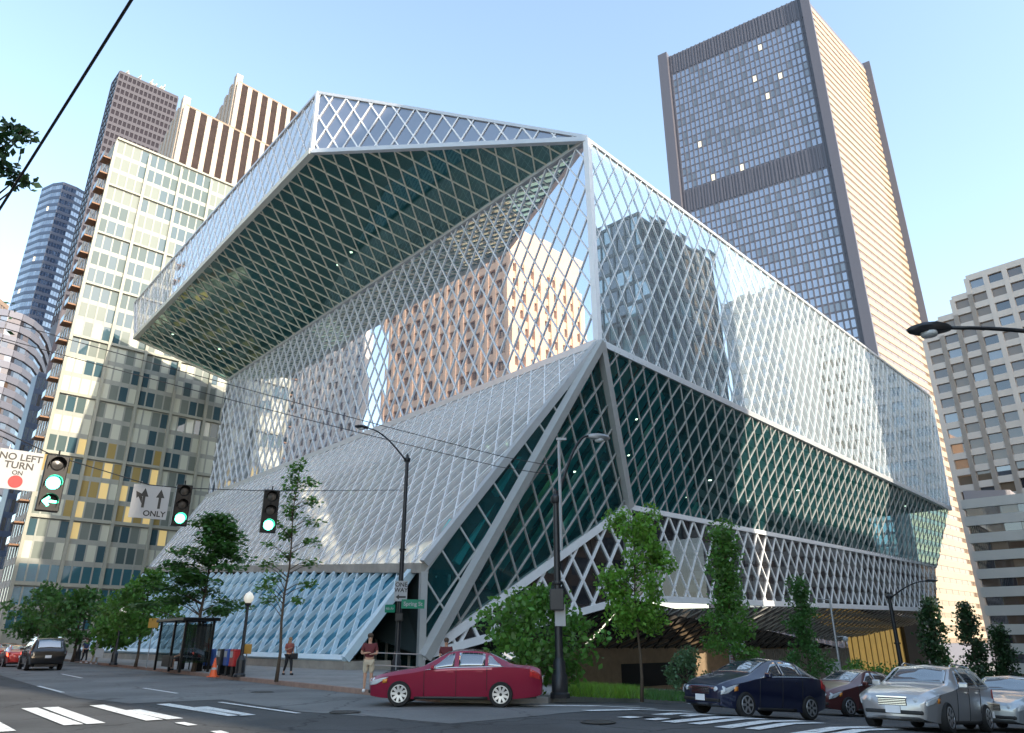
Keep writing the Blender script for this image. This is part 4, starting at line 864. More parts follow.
# ------------------------------------------------------------------ street furniture
def font(txt, size, m, parent, name='lettering', th=.003):
    c = bpy.data.curves.new(name, 'FONT'); c.body = txt; c.size = size; c.align_x = 'CENTER'; c.align_y = 'CENTER'; c.extrude = th; c.offset = size * .022; c.space_line = .85
    o = bpy.data.objects.new(name, c); bpy.context.view_layer.update()
    COL.objects.link(o); bpy.context.view_layer.update(); me = bpy.data.meshes.new_from_object(o.evaluated_get(bpy.context.evaluated_depsgraph_get())); bpy.data.objects.remove(o)
    me.materials.clear(); me.materials.append(m); o = bpy.data.objects.new(name, me); link(o, parent); return o
def face_cam(root, p, extra=0.): root.rotation_euler = (0, 0, math.atan2(-p[0], p[1]) + extra)   # local -y looks at the camera
POLE = mat('black_pole_paint', (.014, .016, .02), .4, var=.2); GALV = mat('galvanised_steel', (.36, .37, .38), .45, metal=.5, var=.12); SIGNW = mat('white_sign', (.38, .385, .39), .5); SIGNK = mat('black_sign_ink', (.02, .02, .02), .5); SIGNR = mat('red_sign_ink', (.32, .006, .006), .5); SIGNG = mat('green_street_sign', (.01, .22, .12), .45); SIGNY = mat('yellow_sign', (.45, .24, .03), .5)
GLOBE = mat('milk_glass_globe', (.75, .74, .68), .3, emit=(1, .9, .7), estr=.15); LENS = mat('lamp_lens', (.6, .62, .62), .3)
def cobra_lamp(name, label, base, top_z, arm, arm_rise, head_dir, lens=LENS, pm=POLE, hz=0., r=.11, hm=None):
    """fluted pole with a big cast base and a curved arm; arm = horizontal reach vector"""
    t = thing(name, label, 'street lamp', base, group=None); H_ = top_z - base[2]; arm = V(arm[0], arm[1], 0); d = unit(arm); Lr = np.linalg.norm(arm)
    g = MB(); g.lathe([(.30, 0), (.30, .12), (.25, .16), (.24, .62), (.19, .70), (.19, .98), (.15, 1.06), (.135, 1.1)], seg=10); g.build('base', pm, t, smooth_angle=.6)
    g = MB(); g.tube([V(0, 0, 1.05), V(0, 0, H_ * .5), V(0, 0, H_)], [r, r * .86, r * .7], 10); g.lathe([(r * 1.1, H_ - .1), (r * 1.3, H_ - .04), (r * 1.25, H_ + .1), (r * .5, H_ + .2), (r * .55, H_ + .26), (.01, H_ + .4)]); g.lathe([(r * 1.25, H_ * .55), (r * 1.35, H_ * .55 + .05), (r * 1.25, H_ * .55 + .1)]); g.build('pole', pm, t, smooth=True, smooth_angle=.7)
    pts = [d * Lr * f + UP * (H_ - .12 + arm_rise * (math.sin(f * math.pi / 2) ** 1.0)) for f in np.linspace(0, 1, 10)]
    g = MB(); g.tube(pts, [.055 - .018 * k / 9 for k in range(10)], 8); g.build('arm', pm, t, smooth=True)
    e = pts[-1]; g = MB(); s = np.cross(UP, d)
    for k, (x, w, h0, h1) in enumerate([(0, .06, -.05, .05), (.1, .11, -.07, .09), (.3, .19, -.1, .11), (.55, .2, -.1, .09), (.75, .12, -.07, .04), (.82, .04, -.04, 0)]):
        q = e + d * x; g.v += [tuple(q + s * w * a + UP * b) for a, b in ((-1, 0), (-.8, h1 * .8), (0, h1), (.8, h1 * .8), (1, 0), (.7, h0), (-.7, h0))]
    for k in range(5):
        for j in range(7): a = k * 7 + j; b = k * 7 + (j + 1) % 7; g.f.append((a, b, b + 7, a + 7))
    g.f.append(tuple(range(7))[::-1]); g.f.append(tuple(35 + j for j in range(7))); hd = g.build('lamp_head', hm or pm, t, smooth=True, smooth_angle=.9)
    g = MB(); g.lathe([(.16, 0), (.14, -.07), (.02, -.1)], e + d * .42 + UP * -.09, seg=14); g.build('lens', lens, hd, smooth=True); return t
LG = 'street lamps of the crossing'
b = gpt(396, 673, .13); topz = at_dist(403, 460, math.hypot(b[0], b[1]))[2]; e = at_dist(368, 428, math.hypot(b[0], b[1]) - 1.2)
l1 = cobra_lamp('street_lamp', 'tall black street lamp with curved arm carrying the one way sign', b, topz, (e - b)[:2], e[2] - topz + .12, None, r=.15)
b2 = gpt(560, 698, .13); topz2 = at_dist(553, 500, math.hypot(b2[0], b2[1]))[2]; e2 = at_dist(588, 436, math.hypot(b2[0], b2[1]) + .5)
l2 = cobra_lamp('street_lamp', 'tall black corner lamp post behind the red car with a pale lamp head', b2, topz2, (e2 - b2)[:2], e2[2] - topz2 + .12, None, r=.13, hm=GALV)
g = MB(); zz = at_dist(553, 440, math.hypot(b2[0], b2[1]))[2] - b2[2]; g.tube([V(.14, -.1, topz2 - b2[2] - 1.6), V(.14, -.1, zz)], .05, 8); g.box((.22, -.1, zz), .34, .1, .08); g.build('upper_mast', SIGNW, l2)
g = MB(); g.box((-.05, -.2, 2.75), .42, .34, .62); g.build('control_box', POLE, l2, bevel=.02)
g = MB(); g.box((.05, -.17, 2.3), .32, .02, .62); pc = g.build('notice_plate', SIGNW, l2)
b3 = kerb_at(908, .8); d3 = math.hypot(b3[0], b3[1]); tz3 = at_dist(899, 597, d3)[2]; e3 = at_dist(925, 581, d3 - 1)
cobra_lamp('street_lamp', 'black street lamp before the dark conical trees on the right street', b3, tz3, (e3 - b3)[:2], e3[2] - tz3 + .12, None, r=.17)
# lamp whose pole stands outside the frame at the right
e4 = at_dist(950, 328, 15.5); b4 = V(e4[0] + 3.2, e4[1] - .2, gz(12, 10) + .1)
cobra_lamp('street_lamp', 'lamp head on a long curved arm reaching in from the right edge', b4, e4[2] - .35, (e4 - b4)[:2], .47, None)
# slim grey signal pole on the right street
b5 = kerb_at(845, .7); d5 = math.hypot(b5[0], b5[1]); h5 = at_dist(838, 598, d5)[2] - b5[2]
t = thing('signal_pole', 'slim grey metal pole with a round camera and small arm beside the dark thin tree', 'pole', b5)
g = MB(); g.tube([V(0, 0, 0), V(0, 0, h5)], [.09, .06], 8); g.lathe([(.16, 0), (.16, .25), (.1, .3)]); g.build('pole', GALV, t, smooth=True, smooth_angle=.6)
g = MB(); g.tube([V(0, 0, h5 * .62), V(.5, -.2, h5 * .62)], .03, 6); g.lathe([(.02, -.18), (.14, -.12), (.16, 0), (.12, .1), (.03, .14)], (.5, -.2, h5 * .6), seg=12); g.build('camera_dome', SIGNW, t, smooth=True)
g = MB(); g.tube([V(0, 0, h5 * .98), V(-.7, .1, h5 * 1.0)], .03, 6); g.build('arm', GALV, t)
g = MB(); g.box((-.45, -.1, h5 * .3), .8, .03, .9); g.build('sign_panel', mat('grey_sign_back', (.35, .36, .36), .5), t)
# acorn lamps along the left pavement
def acorn(x, yb, yt, lab, extra=None):
    b = gpt(x, yb, .13); h = at_dist(x, yt, math.hypot(b[0], b[1]))[2] - b[2]; t = thing('acorn_lamp', lab, 'street lamp', b, group='globe lamps along the left pavement')
    g = MB(); g.lathe([(.26, 0), (.26, .1), (.2, .16), (.19, .7), (.12, .85), (.1, .9)], seg=10); g.build('base', POLE, t)
    g = MB(); g.tube([V(0, 0, .85), V(0, 0, h - .62)], [.085, .06], 8); g.lathe([(.06, h - .66), (.14, h - .6), (.15, h - .52)]); g.build('pole', POLE, t)
    g = MB(); g.lathe([(.12, h - .52), (.21, h - .38), (.22, h - .25), (.15, h - .1), (.05, h - .03), (.02, h)], seg=14); g.build('globe', GLOBE, t, smooth=True); return t
acorn(239, 677, 591, 'black globe lamp beside the newspaper boxes and traffic cone'); acorn(113, 665, 607, 'black globe lamp left of the smaller street tree'); acorn(77, 661, 612, 'farthest black globe lamp near the black truck')
# bus shelter
b = gpt(180, 671, .13); t = thing('bus_shelter', 'black framed glass bus shelter with flat roof under the layered tree', 'bus shelter', b); t.rotation_euler = (0, 0, math.atan2(DK[1], DK[0]))
W_ = 4.6; g = MB(); g.box((0, 0, 2.55), W_ + .5, 1.9, .16); g.build('roof', BLACK, t, bevel=.03)
for x in (-W_ / 2, -.4, W_ / 2):
    for y in (-.7, .7): g = MB(); g.box((x, y, 1.24), .11, .11, 2.48); g.build('post', BLACK, t)
for x in (-W_ / 2, W_ / 2): g = MB(); g.box((x, 0, 1.4), .04, 1.26, 1.9); g.build('glass_panel', glass('shelter_glass', (.02, .03, .03), .12, .85, tcol=(.75, .82, .82)), t)
g = MB(); g.box((0, -.74, 1.4), W_ - .2, .03, 1.9); g.build('glass_panel', MATS['shelter_glass'], t)
for k in range(5): g = MB(); g.box((-W_ / 2 + (k + .5) * W_ / 5, -.7, 1.24), .05, .05, 2.4); g.build('post', BLACK, t)
g = MB(); g.box((0, -.45, .5), W_ - .6, .4, .06); g.box((-1.6, -.45, .25), .06, .35, .45); g.box((1.6, -.45, .25), .06, .35, .45); g.build('bench', BLACK, t)
g = MB(); g.box((0, .72, .5), W_ * .42, .04, .55); g.build('lower_panel', BLACK, t); shelter = t
# newspaper boxes
def news(x, yb, m, lab):
    b = gpt(x, yb, .13); t = thing('newspaper_box', lab, 'newspaper box', b, group='newspaper boxes on the left pavement'); t.rotation_euler = (0, 0, math.atan2(DK[1], DK[0]) + math.pi)
    g = MB(); g.box((0, 0, .78), .52, .46, .72); g.build('cabinet', m, t, bevel=.03); g = MB(); g.box((0, -.24, .92), .30, .03, .26); g.build('window', SIGNW, t); g = MB(); g.box((0, 0, .21), .3, .3, .42); g.box((0, 0, .03), .5, .42, .06); g.build('pedestal', BLACK, t); return t
news(221, 675, mat('black_box_paint', (.02, .02, .022), .4), 'black newspaper box left of the blue and red ones'); news(228, 675.5, mat('blue_box_paint', (.02, .07, .28), .4), 'blue newspaper box between the black one and the red one'); news(234, 676.5, mat('red_box_paint', (.4, .03, .03), .4), 'red newspaper box against the globe lamp')
b = gpt(209, 673, .13) + DK * 0; t = thing('blue_bag_bin', 'blue mailbox at the right end of the bus shelter', 'mailbox', gpt(208, 669, .13)); g = MB(); g.box((0, 0, .62), .6, .6, .9); g.build('body', mat('blue_box_paint', (.02, .07, .28), .4), t, bevel=.12)
g = MB(); g.box((0, 0, .09), .45, .45, .18); g.build('leg', BLACK, t)
# cone
b = gpt(213, 677, .13); t = thing('traffic_cone', 'orange traffic cone beside the newspaper boxes', 'traffic cone', b); CO = mat('orange_cone', (.75, .12, .03), .5)
g = MB(); g.box((0, 0, .025), .42, .42, .05); g.build('base', CO, t, bevel=.01); g = MB(); g.lathe([(.17, .05), (.03, .78), (.02, .79)], seg=18); g.build('cone', CO, t, smooth=True, smooth_angle=.6); g = MB(); g.lathe([(.125, .30), (.098, .42)], seg=18); g.build('band', SIGNW, t)
# signs on posts along the left pavement
def post_sign(x, yb, ys, w, h, m, lab, turn=0., txt=None):
    b = gpt(x, yb, .13); z = at_dist(x, ys, math.hypot(b[0], b[1]))[2] - b[2]; t = thing('street_sign', lab, 'sign', b); face_cam(t, b, turn)
    g = MB(); g.tube([V(0, 0, 0), V(0, 0, z + h / 2)], .03, 6); g.build('pole', GALV, t); g = MB(); g.box((0, -.045, z), w, .02, h); p = g.build('sign_plate', m, t)
    if txt:
        o = font(txt, h * .3, SIGNK, p); o.location = (0, -.06, z); o.rotation_euler = (math.pi / 2, 0, 0)
    return t
post_sign(146, 668, 623, .55, .55, SIGNY, 'small orange sign on a pole left of the bus shelter'); post_sign(97, 665, 653, .5, .55, SIGNW, 'small white square sign by the far pedestrians')
post_sign(244, 676, 649, .38, .42, SIGNY, 'yellow square sign on the globe lamp by the newspaper boxes')
# real estate sign on the right
b = kerb_at(742, 2.5); d = math.hypot(b[0], b[1]); t = thing('street_sign', 'white and green picture sign above the navy car with a smaller plate below', 'sign', b); face_cam(t, b)
z1 = at_dist(742, 648, d)[2] - b[2]; z2 = at_dist(738, 659, d)[2] - b[2]; k = d / 720
g = MB(); g.tube([V(0, 0, 0), V(0, 0, z1)], .035, 6); g.build('pole', GALV, t); g = MB(); g.box((0, -.05, z1), 14 * k, .03, 11 * k); sp_ = g.build('sign_plate', SIGNW, t)
g = MB(); g.poly([(x * k, -.072, z1 + y * k) for x, y in ((-3, 3.6), (4.5, 3.6), (5.5, 0), (2.5, -1), (3.4, -4), (.5, -4), (0, -.5), (-3.8, .6))]); g.build('green_shape', SIGNG, sp_)
g = MB(); g.box((-4 * k, -.05, z2), 7 * k, .03, 9 * k); s2_ = g.build('lower_plate', SIGNW, t); g = MB()
for j in range(3): g.box((-4 * k, -.072, z2 + (2.4 - 2.4 * j) * k), 4.6 * k, .005, .8 * k)
g.build('red_lines', SIGNR, s2_)
# one-way sign and street names on the first lamp
d1 = math.hypot(b[0], b[1]); bb = gpt(396, 673, .13); d1 = math.hypot(bb[0], bb[1]); k = d1 / 720 / .93
def lamp_sign(name, lab, cat, px, py, w, h, m, txt, tm, yaw=0., size=None, extra=None):
    p = at_dist(px, py, d1 - .35); t = thing(name, lab, cat, p); face_cam(t, p, yaw); g = MB(); g.box((0, 0, 0), w * k, .025, h * k); pl = g.build('sign_plate', m, t)
    g = MB(); g.bar(V(0, .01, 0), V((bb[0] - p[0]) * .0, .3, 0), .05, .05); g.build('bracket', GALV, t)
    if txt: o = font(txt, (size or h * .34) * k, tm, pl); o.location = (0, -.018, 0); o.rotation_euler = (math.pi / 2, 0, 0)
    return t, pl
t, pl = lamp_sign('one_way_sign', 'white one way sign with a black arrow on the tall lamp post', 'sign', 401, 591, 11, 17, SIGNW, None, SIGNK)
for txt, y in (('ONE', 5.2), ('WAY', 0.6)): o = font(txt, 5 * k, SIGNK, pl); o.location = (0, -.018, y * k); o.rotation_euler = (math.pi / 2, 0, 0)
g = MB(); g.poly([(x * k, -.017, y * k) for x, y in ((-4.4, -5), (-1.5, -2.8), (-1.5, -4.2), (4.4, -4.2), (4.4, -5.8), (-1.5, -5.8), (-1.5, -7.2))]); g.build('arrow', SIGNK, pl)
lamp_sign('street_name_sign', 'green street name sign right of the lamp post', 'sign', 413, 604, 20, 7.5, SIGNG, 'Spring St', SIGNW, .12, 4.6); lamp_sign('street_name_sign', 'shorter green street name sign left of the lamp post', 'sign', 390, 608.5, 11, 6.5, SIGNG, '4th Av', SIGNW, -.7, 3.2)
g = MB(); p = at_dist(399, 617, d1 - .3); t = thing('pedestrian_signal', 'black walk signal box below the street name signs', 'signal', p); face_cam(t, p); g.box((0, 0, 0), .42, .3, .42); g.build('housing', BLACK, t, bevel=.02); g = MB(); g.box((0, -.16, 0), .3, .03, .3); g.build('lens', TRIM, t)
# railing beside the entrance ramp
RAIL = mat('steel_rail', (.34, .35, .36), .4, metal=.5)
def railing(pts, lab, h=1.05):
    t = thing('railing', lab, 'railing', pts[0], world=True); g = MB()
    for hh in (h, h * .55): g.tube([p + UP * hh for p in pts], .025, 6); 
    g.build('rail', RAIL, t)
    for a, c in zip(pts[:-1], pts[1:]):
        n = max(1, int(np.linalg.norm(c - a) / 1.3))
        for i in range(n): q = a + (c - a) * i / n; m_ = MB(); m_.tube([q, q + UP * h], .025, 6); m_.build('post', RAIL, t)
railing([gpt(372, 680, .13), gpt(420, 684, .13)], 'grey steel railing before the recessed entrance'); railing([gpt(452, 688, .13), gpt(545, 693, .13)], 'grey steel railing behind the red car leading to the bush')

# ------------------------------------------------------------------ overhead wires, hanging signals and signs
WIRE = mat('wire', (.02, .02, .022), .6)
def wire(name, lab, pts, r): g = MB(); g.tube(pts, r, 5); return tag(g.build(name, WIRE), lab, 'wire')
def sag(a, c, s=.15, n=14): return [a + (c - a) * f - UP * s * 4 * f * (1 - f) for f in np.linspace(0, 1, n)]
wire('overhead_cable', 'thick dark cable slanting across the sky at the upper left', sag(at_dist(150, -30, 8), at_dist(-20, 240, 14), .02), .021)
pt = at_dist(553, 466, math.hypot(b2[0], b2[1]))
wire('trolley_wire', 'upper thin trolley wire crossing the left glass facade to the corner post', sag(at_dist(-60, 302, 26), at_dist(504, 457, 25), .1) + [pt], .014); wire('trolley_wire', 'lower thin trolley wire parallel to the upper one', sag(at_dist(-60, 321, 26), at_dist(500, 467, 25), .1) + [pt + V(0, 0, -.3)], .014)
sp_pts = [at_dist(-60, 410, 22), at_dist(0, 430, 22.5), at_dist(52, 455, 23.5), at_dist(150, 485, 26), at_dist(182, 488, 27), at_dist(270, 491, 29), at_dist(402, 490, d1)]
wire('span_wire', 'span wire carrying the hanging traffic signals to the tall lamp post', sp_pts, .016)
GREEN_ON = mat('lit_green_lens', (.1, .9, .5), .3, emit=(.08, 1, .55), estr=5.5); OFFLENS = mat('unlit_lens', (.02, .02, .02), .3)
def signal(px, py, hpx, d, lab, arrow=False):
    p = at_dist(px, py, d); t = thing('traffic_signal', lab, 'traffic signal', p, group='green traffic signals on the span wire'); face_cam(t, p, .12); H_ = hpx * d / 720 / .95; w = H_ * .36; n = 3
    g = MB(); g.box((0, .08, 0), w, .22, H_); g.build('housing', BLACK, t, bevel=.02)
    for j in range(n):
        z = H_ * (.33 - .33 * j); on = (j == 2) or (arrow and j == 1); r = H_ * .115
        if arrow and j == 2:
            g = MB(); g.poly([(x * r, -.045, z + y * r) for x, y in ((-1, 0), (-.2, .8), (.1, .55), (-.25, .18), (1, .18), (1, -.18), (-.25, -.18), (.1, -.55), (-.2, -.8))]); g.build('green_arrow', GREEN_ON, t)
        else: g = MB(); g.lathe([(r, 0), (r * .8, .02), (.01, .035)], (0, -.03, z), V(0, -1, 0), 16); g.build('lens', GREEN_ON if on else OFFLENS, t)
        g = MB(); a = [math.pi * f for f in np.linspace(-.08, 1.08, 10)]; pts_ = [(r * 1.15 * math.cos(q), z + r * 1.15 * math.sin(q)) for q in a]
        for (x0, z0), (x1, z1) in zip(pts_[:-1], pts_[1:]): g.poly([(x0, -.03, z0), (x1, -.03, z1), (x1, -.24, z1), (x0, -.24, z0)])
        o = g.build('visor', BLACK, t); o.modifiers.new('s', 'SOLIDIFY').thickness = .008
    g = MB(); g.tube([V(0, .08, H_ / 2), V(0, .08, H_ / 2 + .16)], .025, 6); g.build('hanger', BLACK, t); return t
signal(53, 483, 45, 23.4, 'leftmost hanging signal showing a green ball and a green left arrow', True); signal(182, 505, 35, 27, 'hanging signal with one green light beside the only sign'); signal(270, 511, 38, 29, 'rightmost hanging signal with one green light in front of the slender tree')
def hung(name, lab, px, py, wpx, hpx, d, yaw=.1):
    p = at_dist(px, py, d); t = thing(name, lab, 'sign', p); face_cam(t, p, yaw); k = d / 720 / .92; t.rotation_euler[1] = 0
    g = MB(); g.box((0, 0, 0), wpx * k, .02, hpx * k); pl = g.build('sign_plate', SIGNW, t, bevel=.005); g = MB(); 
    for sx in (-1, 1): g.tube([V(sx * wpx * k * .3, .02, hpx * k * .5), V(sx * wpx * k * .3, .02, hpx * k * .5 + .12)], .012, 5)
    g.build('hanger', GALV, t); return t, pl, k
t, pl, k = hung('no_turn_sign', 'white no left turn on red sign at the left edge', 18, 470, 29, 30, 22.6, .14)
def word(pl, txt, x, z, size, m=SIGNK): o = font(txt, size, m, pl); o.location = (x, -.014, z); o.rotation_euler = (math.pi / 2, 0, 0)
word(pl, 'NO LEFT', 0, 9.5 * k, 7.2 * k); word(pl, 'TURN', 0, 3.2 * k, 7.2 * k); word(pl, 'ON', 0, -2.4 * k, 4.5 * k)
g = MB(); g.lathe([(4.8 * k, 0), (4.8 * k, .006)], (0, -.010, -9 * k), V(0, -1, 0), 24); g.build('red_dot', SIGNR, pl)
t, pl, k = hung('lane_sign', 'white lane use sign with two black arrows and the word only', 150, 502, 28, 27, 26, .1)
word(pl, 'ONLY', 4.5 * k, -9.5 * k, 6.2 * k)
def arrowpoly(pts): g = MB(); g.poly([(x * k, -.0135, z * k) for x, z in pts]); g.build('arrow', SIGNK, pl)
arrowpoly([(6, -5), (6, 4), (3.8, 4), (7, 11), (10.2, 4), (8, 4), (8, -5)]); arrowpoly([(-6, -5), (-6, 4), (-8.2, 4), (-5, 11), (-1.8, 4), (-4, 4), (-4, -5)]); arrowpoly([(-6.1, -2), (-6.1, .5), (-9.2, 3.6), (-10.6, 2.2), (-11.5, 8), (-5.9 - .3, 6.8 - 1), (-7.8, 5), (-6.2, 3.4)])

# ------------------------------------------------------------------ people
SKIN = mat('skin', (.52, .30, .20), .6); SHIRT = mat('maroon_shirt', (.12, .02, .025), .8); SHORTS = mat('khaki_shorts', (.52, .44, .32), .8); SHOE = mat('white_shoe', (.7, .7, .7), .6); HAIR = mat('brown_hair', (.06, .035, .02), .7); DRESS = mat('black_clothes', (.015, .015, .018), .8); HAIRB = mat('fair_hair', (.32, .19, .09), .7); REDTOP = mat('dusty_red_top', (.30, .09, .07), .8); BLUEC = mat('blue_jeans', (.04, .06, .13), .8); WTOP = mat('white_top', (.6, .6, .62), .8)
def skinned(name, joints, bones, m, parent, sub=2):
    me = bpy.data.meshes.new(name); me.from_pydata([j[0] for j in joints], bones, []); o = bpy.data.objects.new(name, me); link(o, parent)
    md = o.modifiers.new('s', 'SKIN'); md.use_smooth_shade = True
    for i, j in enumerate(joints): r = j[1]; me.skin_vertices[0].data[i].radius = (r, r) if np.isscalar(r) else r; me.skin_vertices[0].data[i].use_root = (i == 0)
    s = o.modifiers.new('sub', 'SUBSURF'); s.levels = s.render_levels = sub
    bpy.context.view_layer.update(); m2 = bpy.data.meshes.new_from_object(o.evaluated_get(bpy.context.evaluated_depsgraph_get())); o.modifiers.clear(); o.data = m2; m2.materials.clear(); m2.materials.append(m)
    m2.polygons.foreach_set('use_smooth', [True] * len(m2.polygons)); return o
def person(label, loc, yaw, hgt, top, bottom, hairm, pose, shorts=False, shoes=SHOE, bag=None, long_hair=False, glasses=False, lower=True):
    """pose: joint positions (metres, 1.75 m figure, facing -y)"""
    t = thing('person', label, 'person', loc); t.rotation_euler = (0, 0, yaw); t.scale = (hgt / 1.75,) * 3; p = pose
    J = [(p['hip'], (.135, .105))]; B = []; ix = {'hip': 0}
    def add(n, par_, pos, r): J.append((pos, r)); B.append((ix[par_], len(J) - 1)); ix[n] = len(J) - 1
    h = V(*p['hip']); c = V(*p['chest']); nk = V(*p['neck']); hd = V(*p['head'])
    add('waist', 'hip', tuple(h * .5 + c * .5), (.125, .095)); add('chest', 'waist', tuple(c), (.15, .105)); add('neck', 'chest', tuple(nk), .055); add('jaw', 'neck', tuple(nk * .45 + hd * .55), .065); add('head', 'jaw', tuple(hd), (.078, .095)); add('crown', 'head', tuple(hd + (hd - nk) * .45), .06)
    for s in 'lr':
        add('sh' + s, 'chest', p['sh' + s], .058); add('el' + s, 'sh' + s, p['el' + s], .042); add('wr' + s, 'el' + s, p['wr' + s], .028)
        e_, w_ = V(*p['el' + s]), V(*p['wr' + s]); d = unit(w_ - e_); sd_ = unit(np.cross(d, V(0, .3, 1) if abs(d[2]) < .9 else V(0, 1, 0)))
        add('palm' + s, 'wr' + s, tuple(w_ + d * .07), (.038, .02))
        for f_ in range(4): add(f'f{f_}{s}', 'palm' + s, tuple(w_ + d * (.15 - .012 * abs(f_ - 1.5)) + sd_ * (.024 * (f_ - 1.5)) + V(0, -.012, -.012)), .009)
        add('th' + s, 'wr' + s, tuple(w_ + d * .085 + sd_ * .055), .010)
        add('hp' + s, 'hip', p['hp' + s], .085); add('kn' + s, 'hp' + s, p['kn' + s], .056); add('an' + s, 'kn' + s, p['an' + s], .037); add('toe' + s, 'an' + s, p['toe' + s], (.04, .03))
    skinned('body', J, B, SKIN, t)
    def gar(nm, m, names, bones, grow): 
        jj = [(p[n] if n in p else tuple(V(*p[n.split('+')[0]]) * (1 - float(n.split('+')[2])) + V(*p[n.split('+')[1]]) * float(n.split('+')[2])), r) for n, r in names]; return skinned(nm, jj, bones, m, t)
    gar('shirt', top, [('hip+chest+.12', (.165, .13)), ('hip+chest+.55', (.158, .125)), ('chest', (.18, .13)), ('chest+neck+.62', (.10, .085)), ('shl', .08), ('shl+ell+.75', .064), ('shr', .08), ('shr+elr+.75', .064)], [(0, 1), (1, 2), (2, 3), (2, 4), (4, 5), (2, 6), (6, 7)], 0)
    k = 'hp{0}+kn{0}+.9' if shorts else 'kn{0}+an{0}+.85'
    if lower: gar('shorts' if shorts else 'trousers', bottom, [('hip', (.16, .125)), ('hpl', .108), (k.format('l') if shorts else 'knl', .088 if shorts else .072), ('hpr', .108), (k.format('r') if shorts else 'knr', .088 if shorts else .072)] + ([] if shorts else [(k.format('l'), .055), (k.format('r'), .055)]), [(0, 1), (1, 2), (0, 3), (3, 4)] + ([] if shorts else [(2, 5), (4, 6)]), 0)
    up_ = unit(hd - nk); g = MB(); cc = hd + up_ * .045 + V(0, .022, 0)
    g.lathe([(.088, -.02), (.094, .03), (.086, .07), (.05, .105), (.01, .115)], cc, up_, 14)
    if long_hair: g.lathe([(.05, -.24), (.085, -.16), (.09, -.02)], hd + V(0, .05, .02), UP, 12)
    g.build('hair', hairm, t, smooth=True)
    f = V(0, -1, 0); g = MB()
    for sx in (-1, 1): g.lathe([(.013, 0), (.008, .012)], hd + V(sx * .032, -.085, .005), f, 8)
    g.build('eyes', SIGNK, t); g = MB(); g.bar(hd + V(0, -.09, .0), hd + V(0, -.108, -.04), .022, .02); g.build('nose', SKIN, t, bevel=.005); g = MB(); g.box(hd + V(0, -.083, -.068), .045, .015, .008); g.build('mouth', mat('lip', (.35, .12, .1), .5), t)
    if glasses:
        g = MB(); 
        for sx in (-1, 1): g.box(hd + V(sx * .036, -.098, .006), .055, .012, .036)
        g.box(hd + V(0, -.098, .012), .14, .008, .01); g.build('sunglasses', SIGNK, t)
    for s in 'lr':
        if lower: g = MB(); a_, b_ = V(*p['an' + s]), V(*p['toe' + s]); g.bar(V(a_[0], a_[1], .05) + V(0, .05, 0) + (a_ * 0), V(b_[0], b_[1], .045) + V(0, -.03, 0), .09, .09); g.build('shoe', shoes, t, bevel=.03)
    return t
def std(**k):
    d = dict(hip=(0, 0, .93), chest=(0, .0, 1.28), neck=(0, .01, 1.47), head=(0, -.01, 1.60), shl=(.18, .01, 1.40), ell=(.22, .03, 1.13), wrl=(.22, -.03, .89), shr=(-.18, .01, 1.40), elr=(-.22, .03, 1.13), wrr=(-.22, -.03, .89), hpl=(.09, 0, .88), knl=(.10, -.01, .49), anl=(.10, .02, .08), toel=(.12, -.14, .035), hpr=(-.09, 0, .88), knr=(-.10, -.01, .49), anr=(-.10, .02, .08), toer=(-.12, -.14, .035)); d.update(k); return d
b = gpt(367, 692, .13); yw = math.atan2(b[0], -b[1]) + math.pi * 0
person('man in a maroon shirt and khaki shorts at the kerb left of the red car', b, math.atan2(b[1], b[0]) - math.pi / 2, 1.72, SHIRT, SHORTS, HAIR, std(ell=(.25, .0, 1.13), wrl=(.10, -.22, 1.12), elr=(-.25, 0, 1.13), wrr=(-.06, -.23, 1.16), hpl=(.09, 0, .88)), shorts=True)
b = gpt(287, 675, .13)
w_ = person('woman in a dusty red top and black trousers walking with a dark bag', b, math.atan2(b[1], b[0]) - math.pi / 2 + .5, 1.66, REDTOP, DRESS, HAIRB, std(knl=(.09, -.16, .50), anl=(.09, -.20, .09), toel=(.10, -.35, .04), knr=(-.09, .04, .49), anr=(-.09, .24, .12), toer=(-.10, .10, .04), ell=(.24, .06, 1.14), wrl=(.16, -.14, 1.04), elr=(-.23, -.02, 1.14), wrr=(-.10, -.2, 1.22)), shoes=DRESS, long_hair=True)
g = MB(); g.box((0, 0, 0), .34, .14, .26); hb = thing('handbag', 'dark handbag hanging at the walking woman\'s side', 'bag', b + V(.26, -.05, .82)); g.build('pouch', DRESS, hb, bevel=.04); g = MB(); g.tube([V(-.12, 0, .1), V(-.08, 0, .42), V(.08, 0, .42), V(.12, 0, .1)], .012, 6); g.build('strap', DRESS, hb)
# seated figure in the shelter
sc_ = V(shelter.location[0], shelter.location[1], shelter.location[2]); ux = DK; uy = np.cross(UP, DK)
b = sc_ + ux * -(-1.3) + uy * -.38 + V(0, 0, .0)
person('person in dark clothes sitting on the bus shelter bench', b, math.atan2(uy[1], uy[0]) + math.pi / 2, 1.7, DRESS, mat('bare_legs_skirt', (.05, .03, .03), .8), HAIR, std(hip=(0, 0, .62), chest=(0, -.03, .97), neck=(0, -.03, 1.16), head=(0, -.06, 1.29), shl=(.18, -.02, 1.09), ell=(.22, -.08, .83), wrl=(.12, -.32, .74), shr=(-.18, -.02, 1.09), elr=(-.22, -.08, .83), wrr=(-.12, -.32, .74), hpl=(.09, -.04, .60), knl=(.1, -.47, .53), anl=(.1, -.45, .08), toel=(.11, -.6, .035), hpr=(-.09, -.04, .6), knr=(-.1, -.47, .53), anr=(-.1, -.5, .08), toer=(-.11, -.65, .035)), shorts=True, shoes=DRESS)
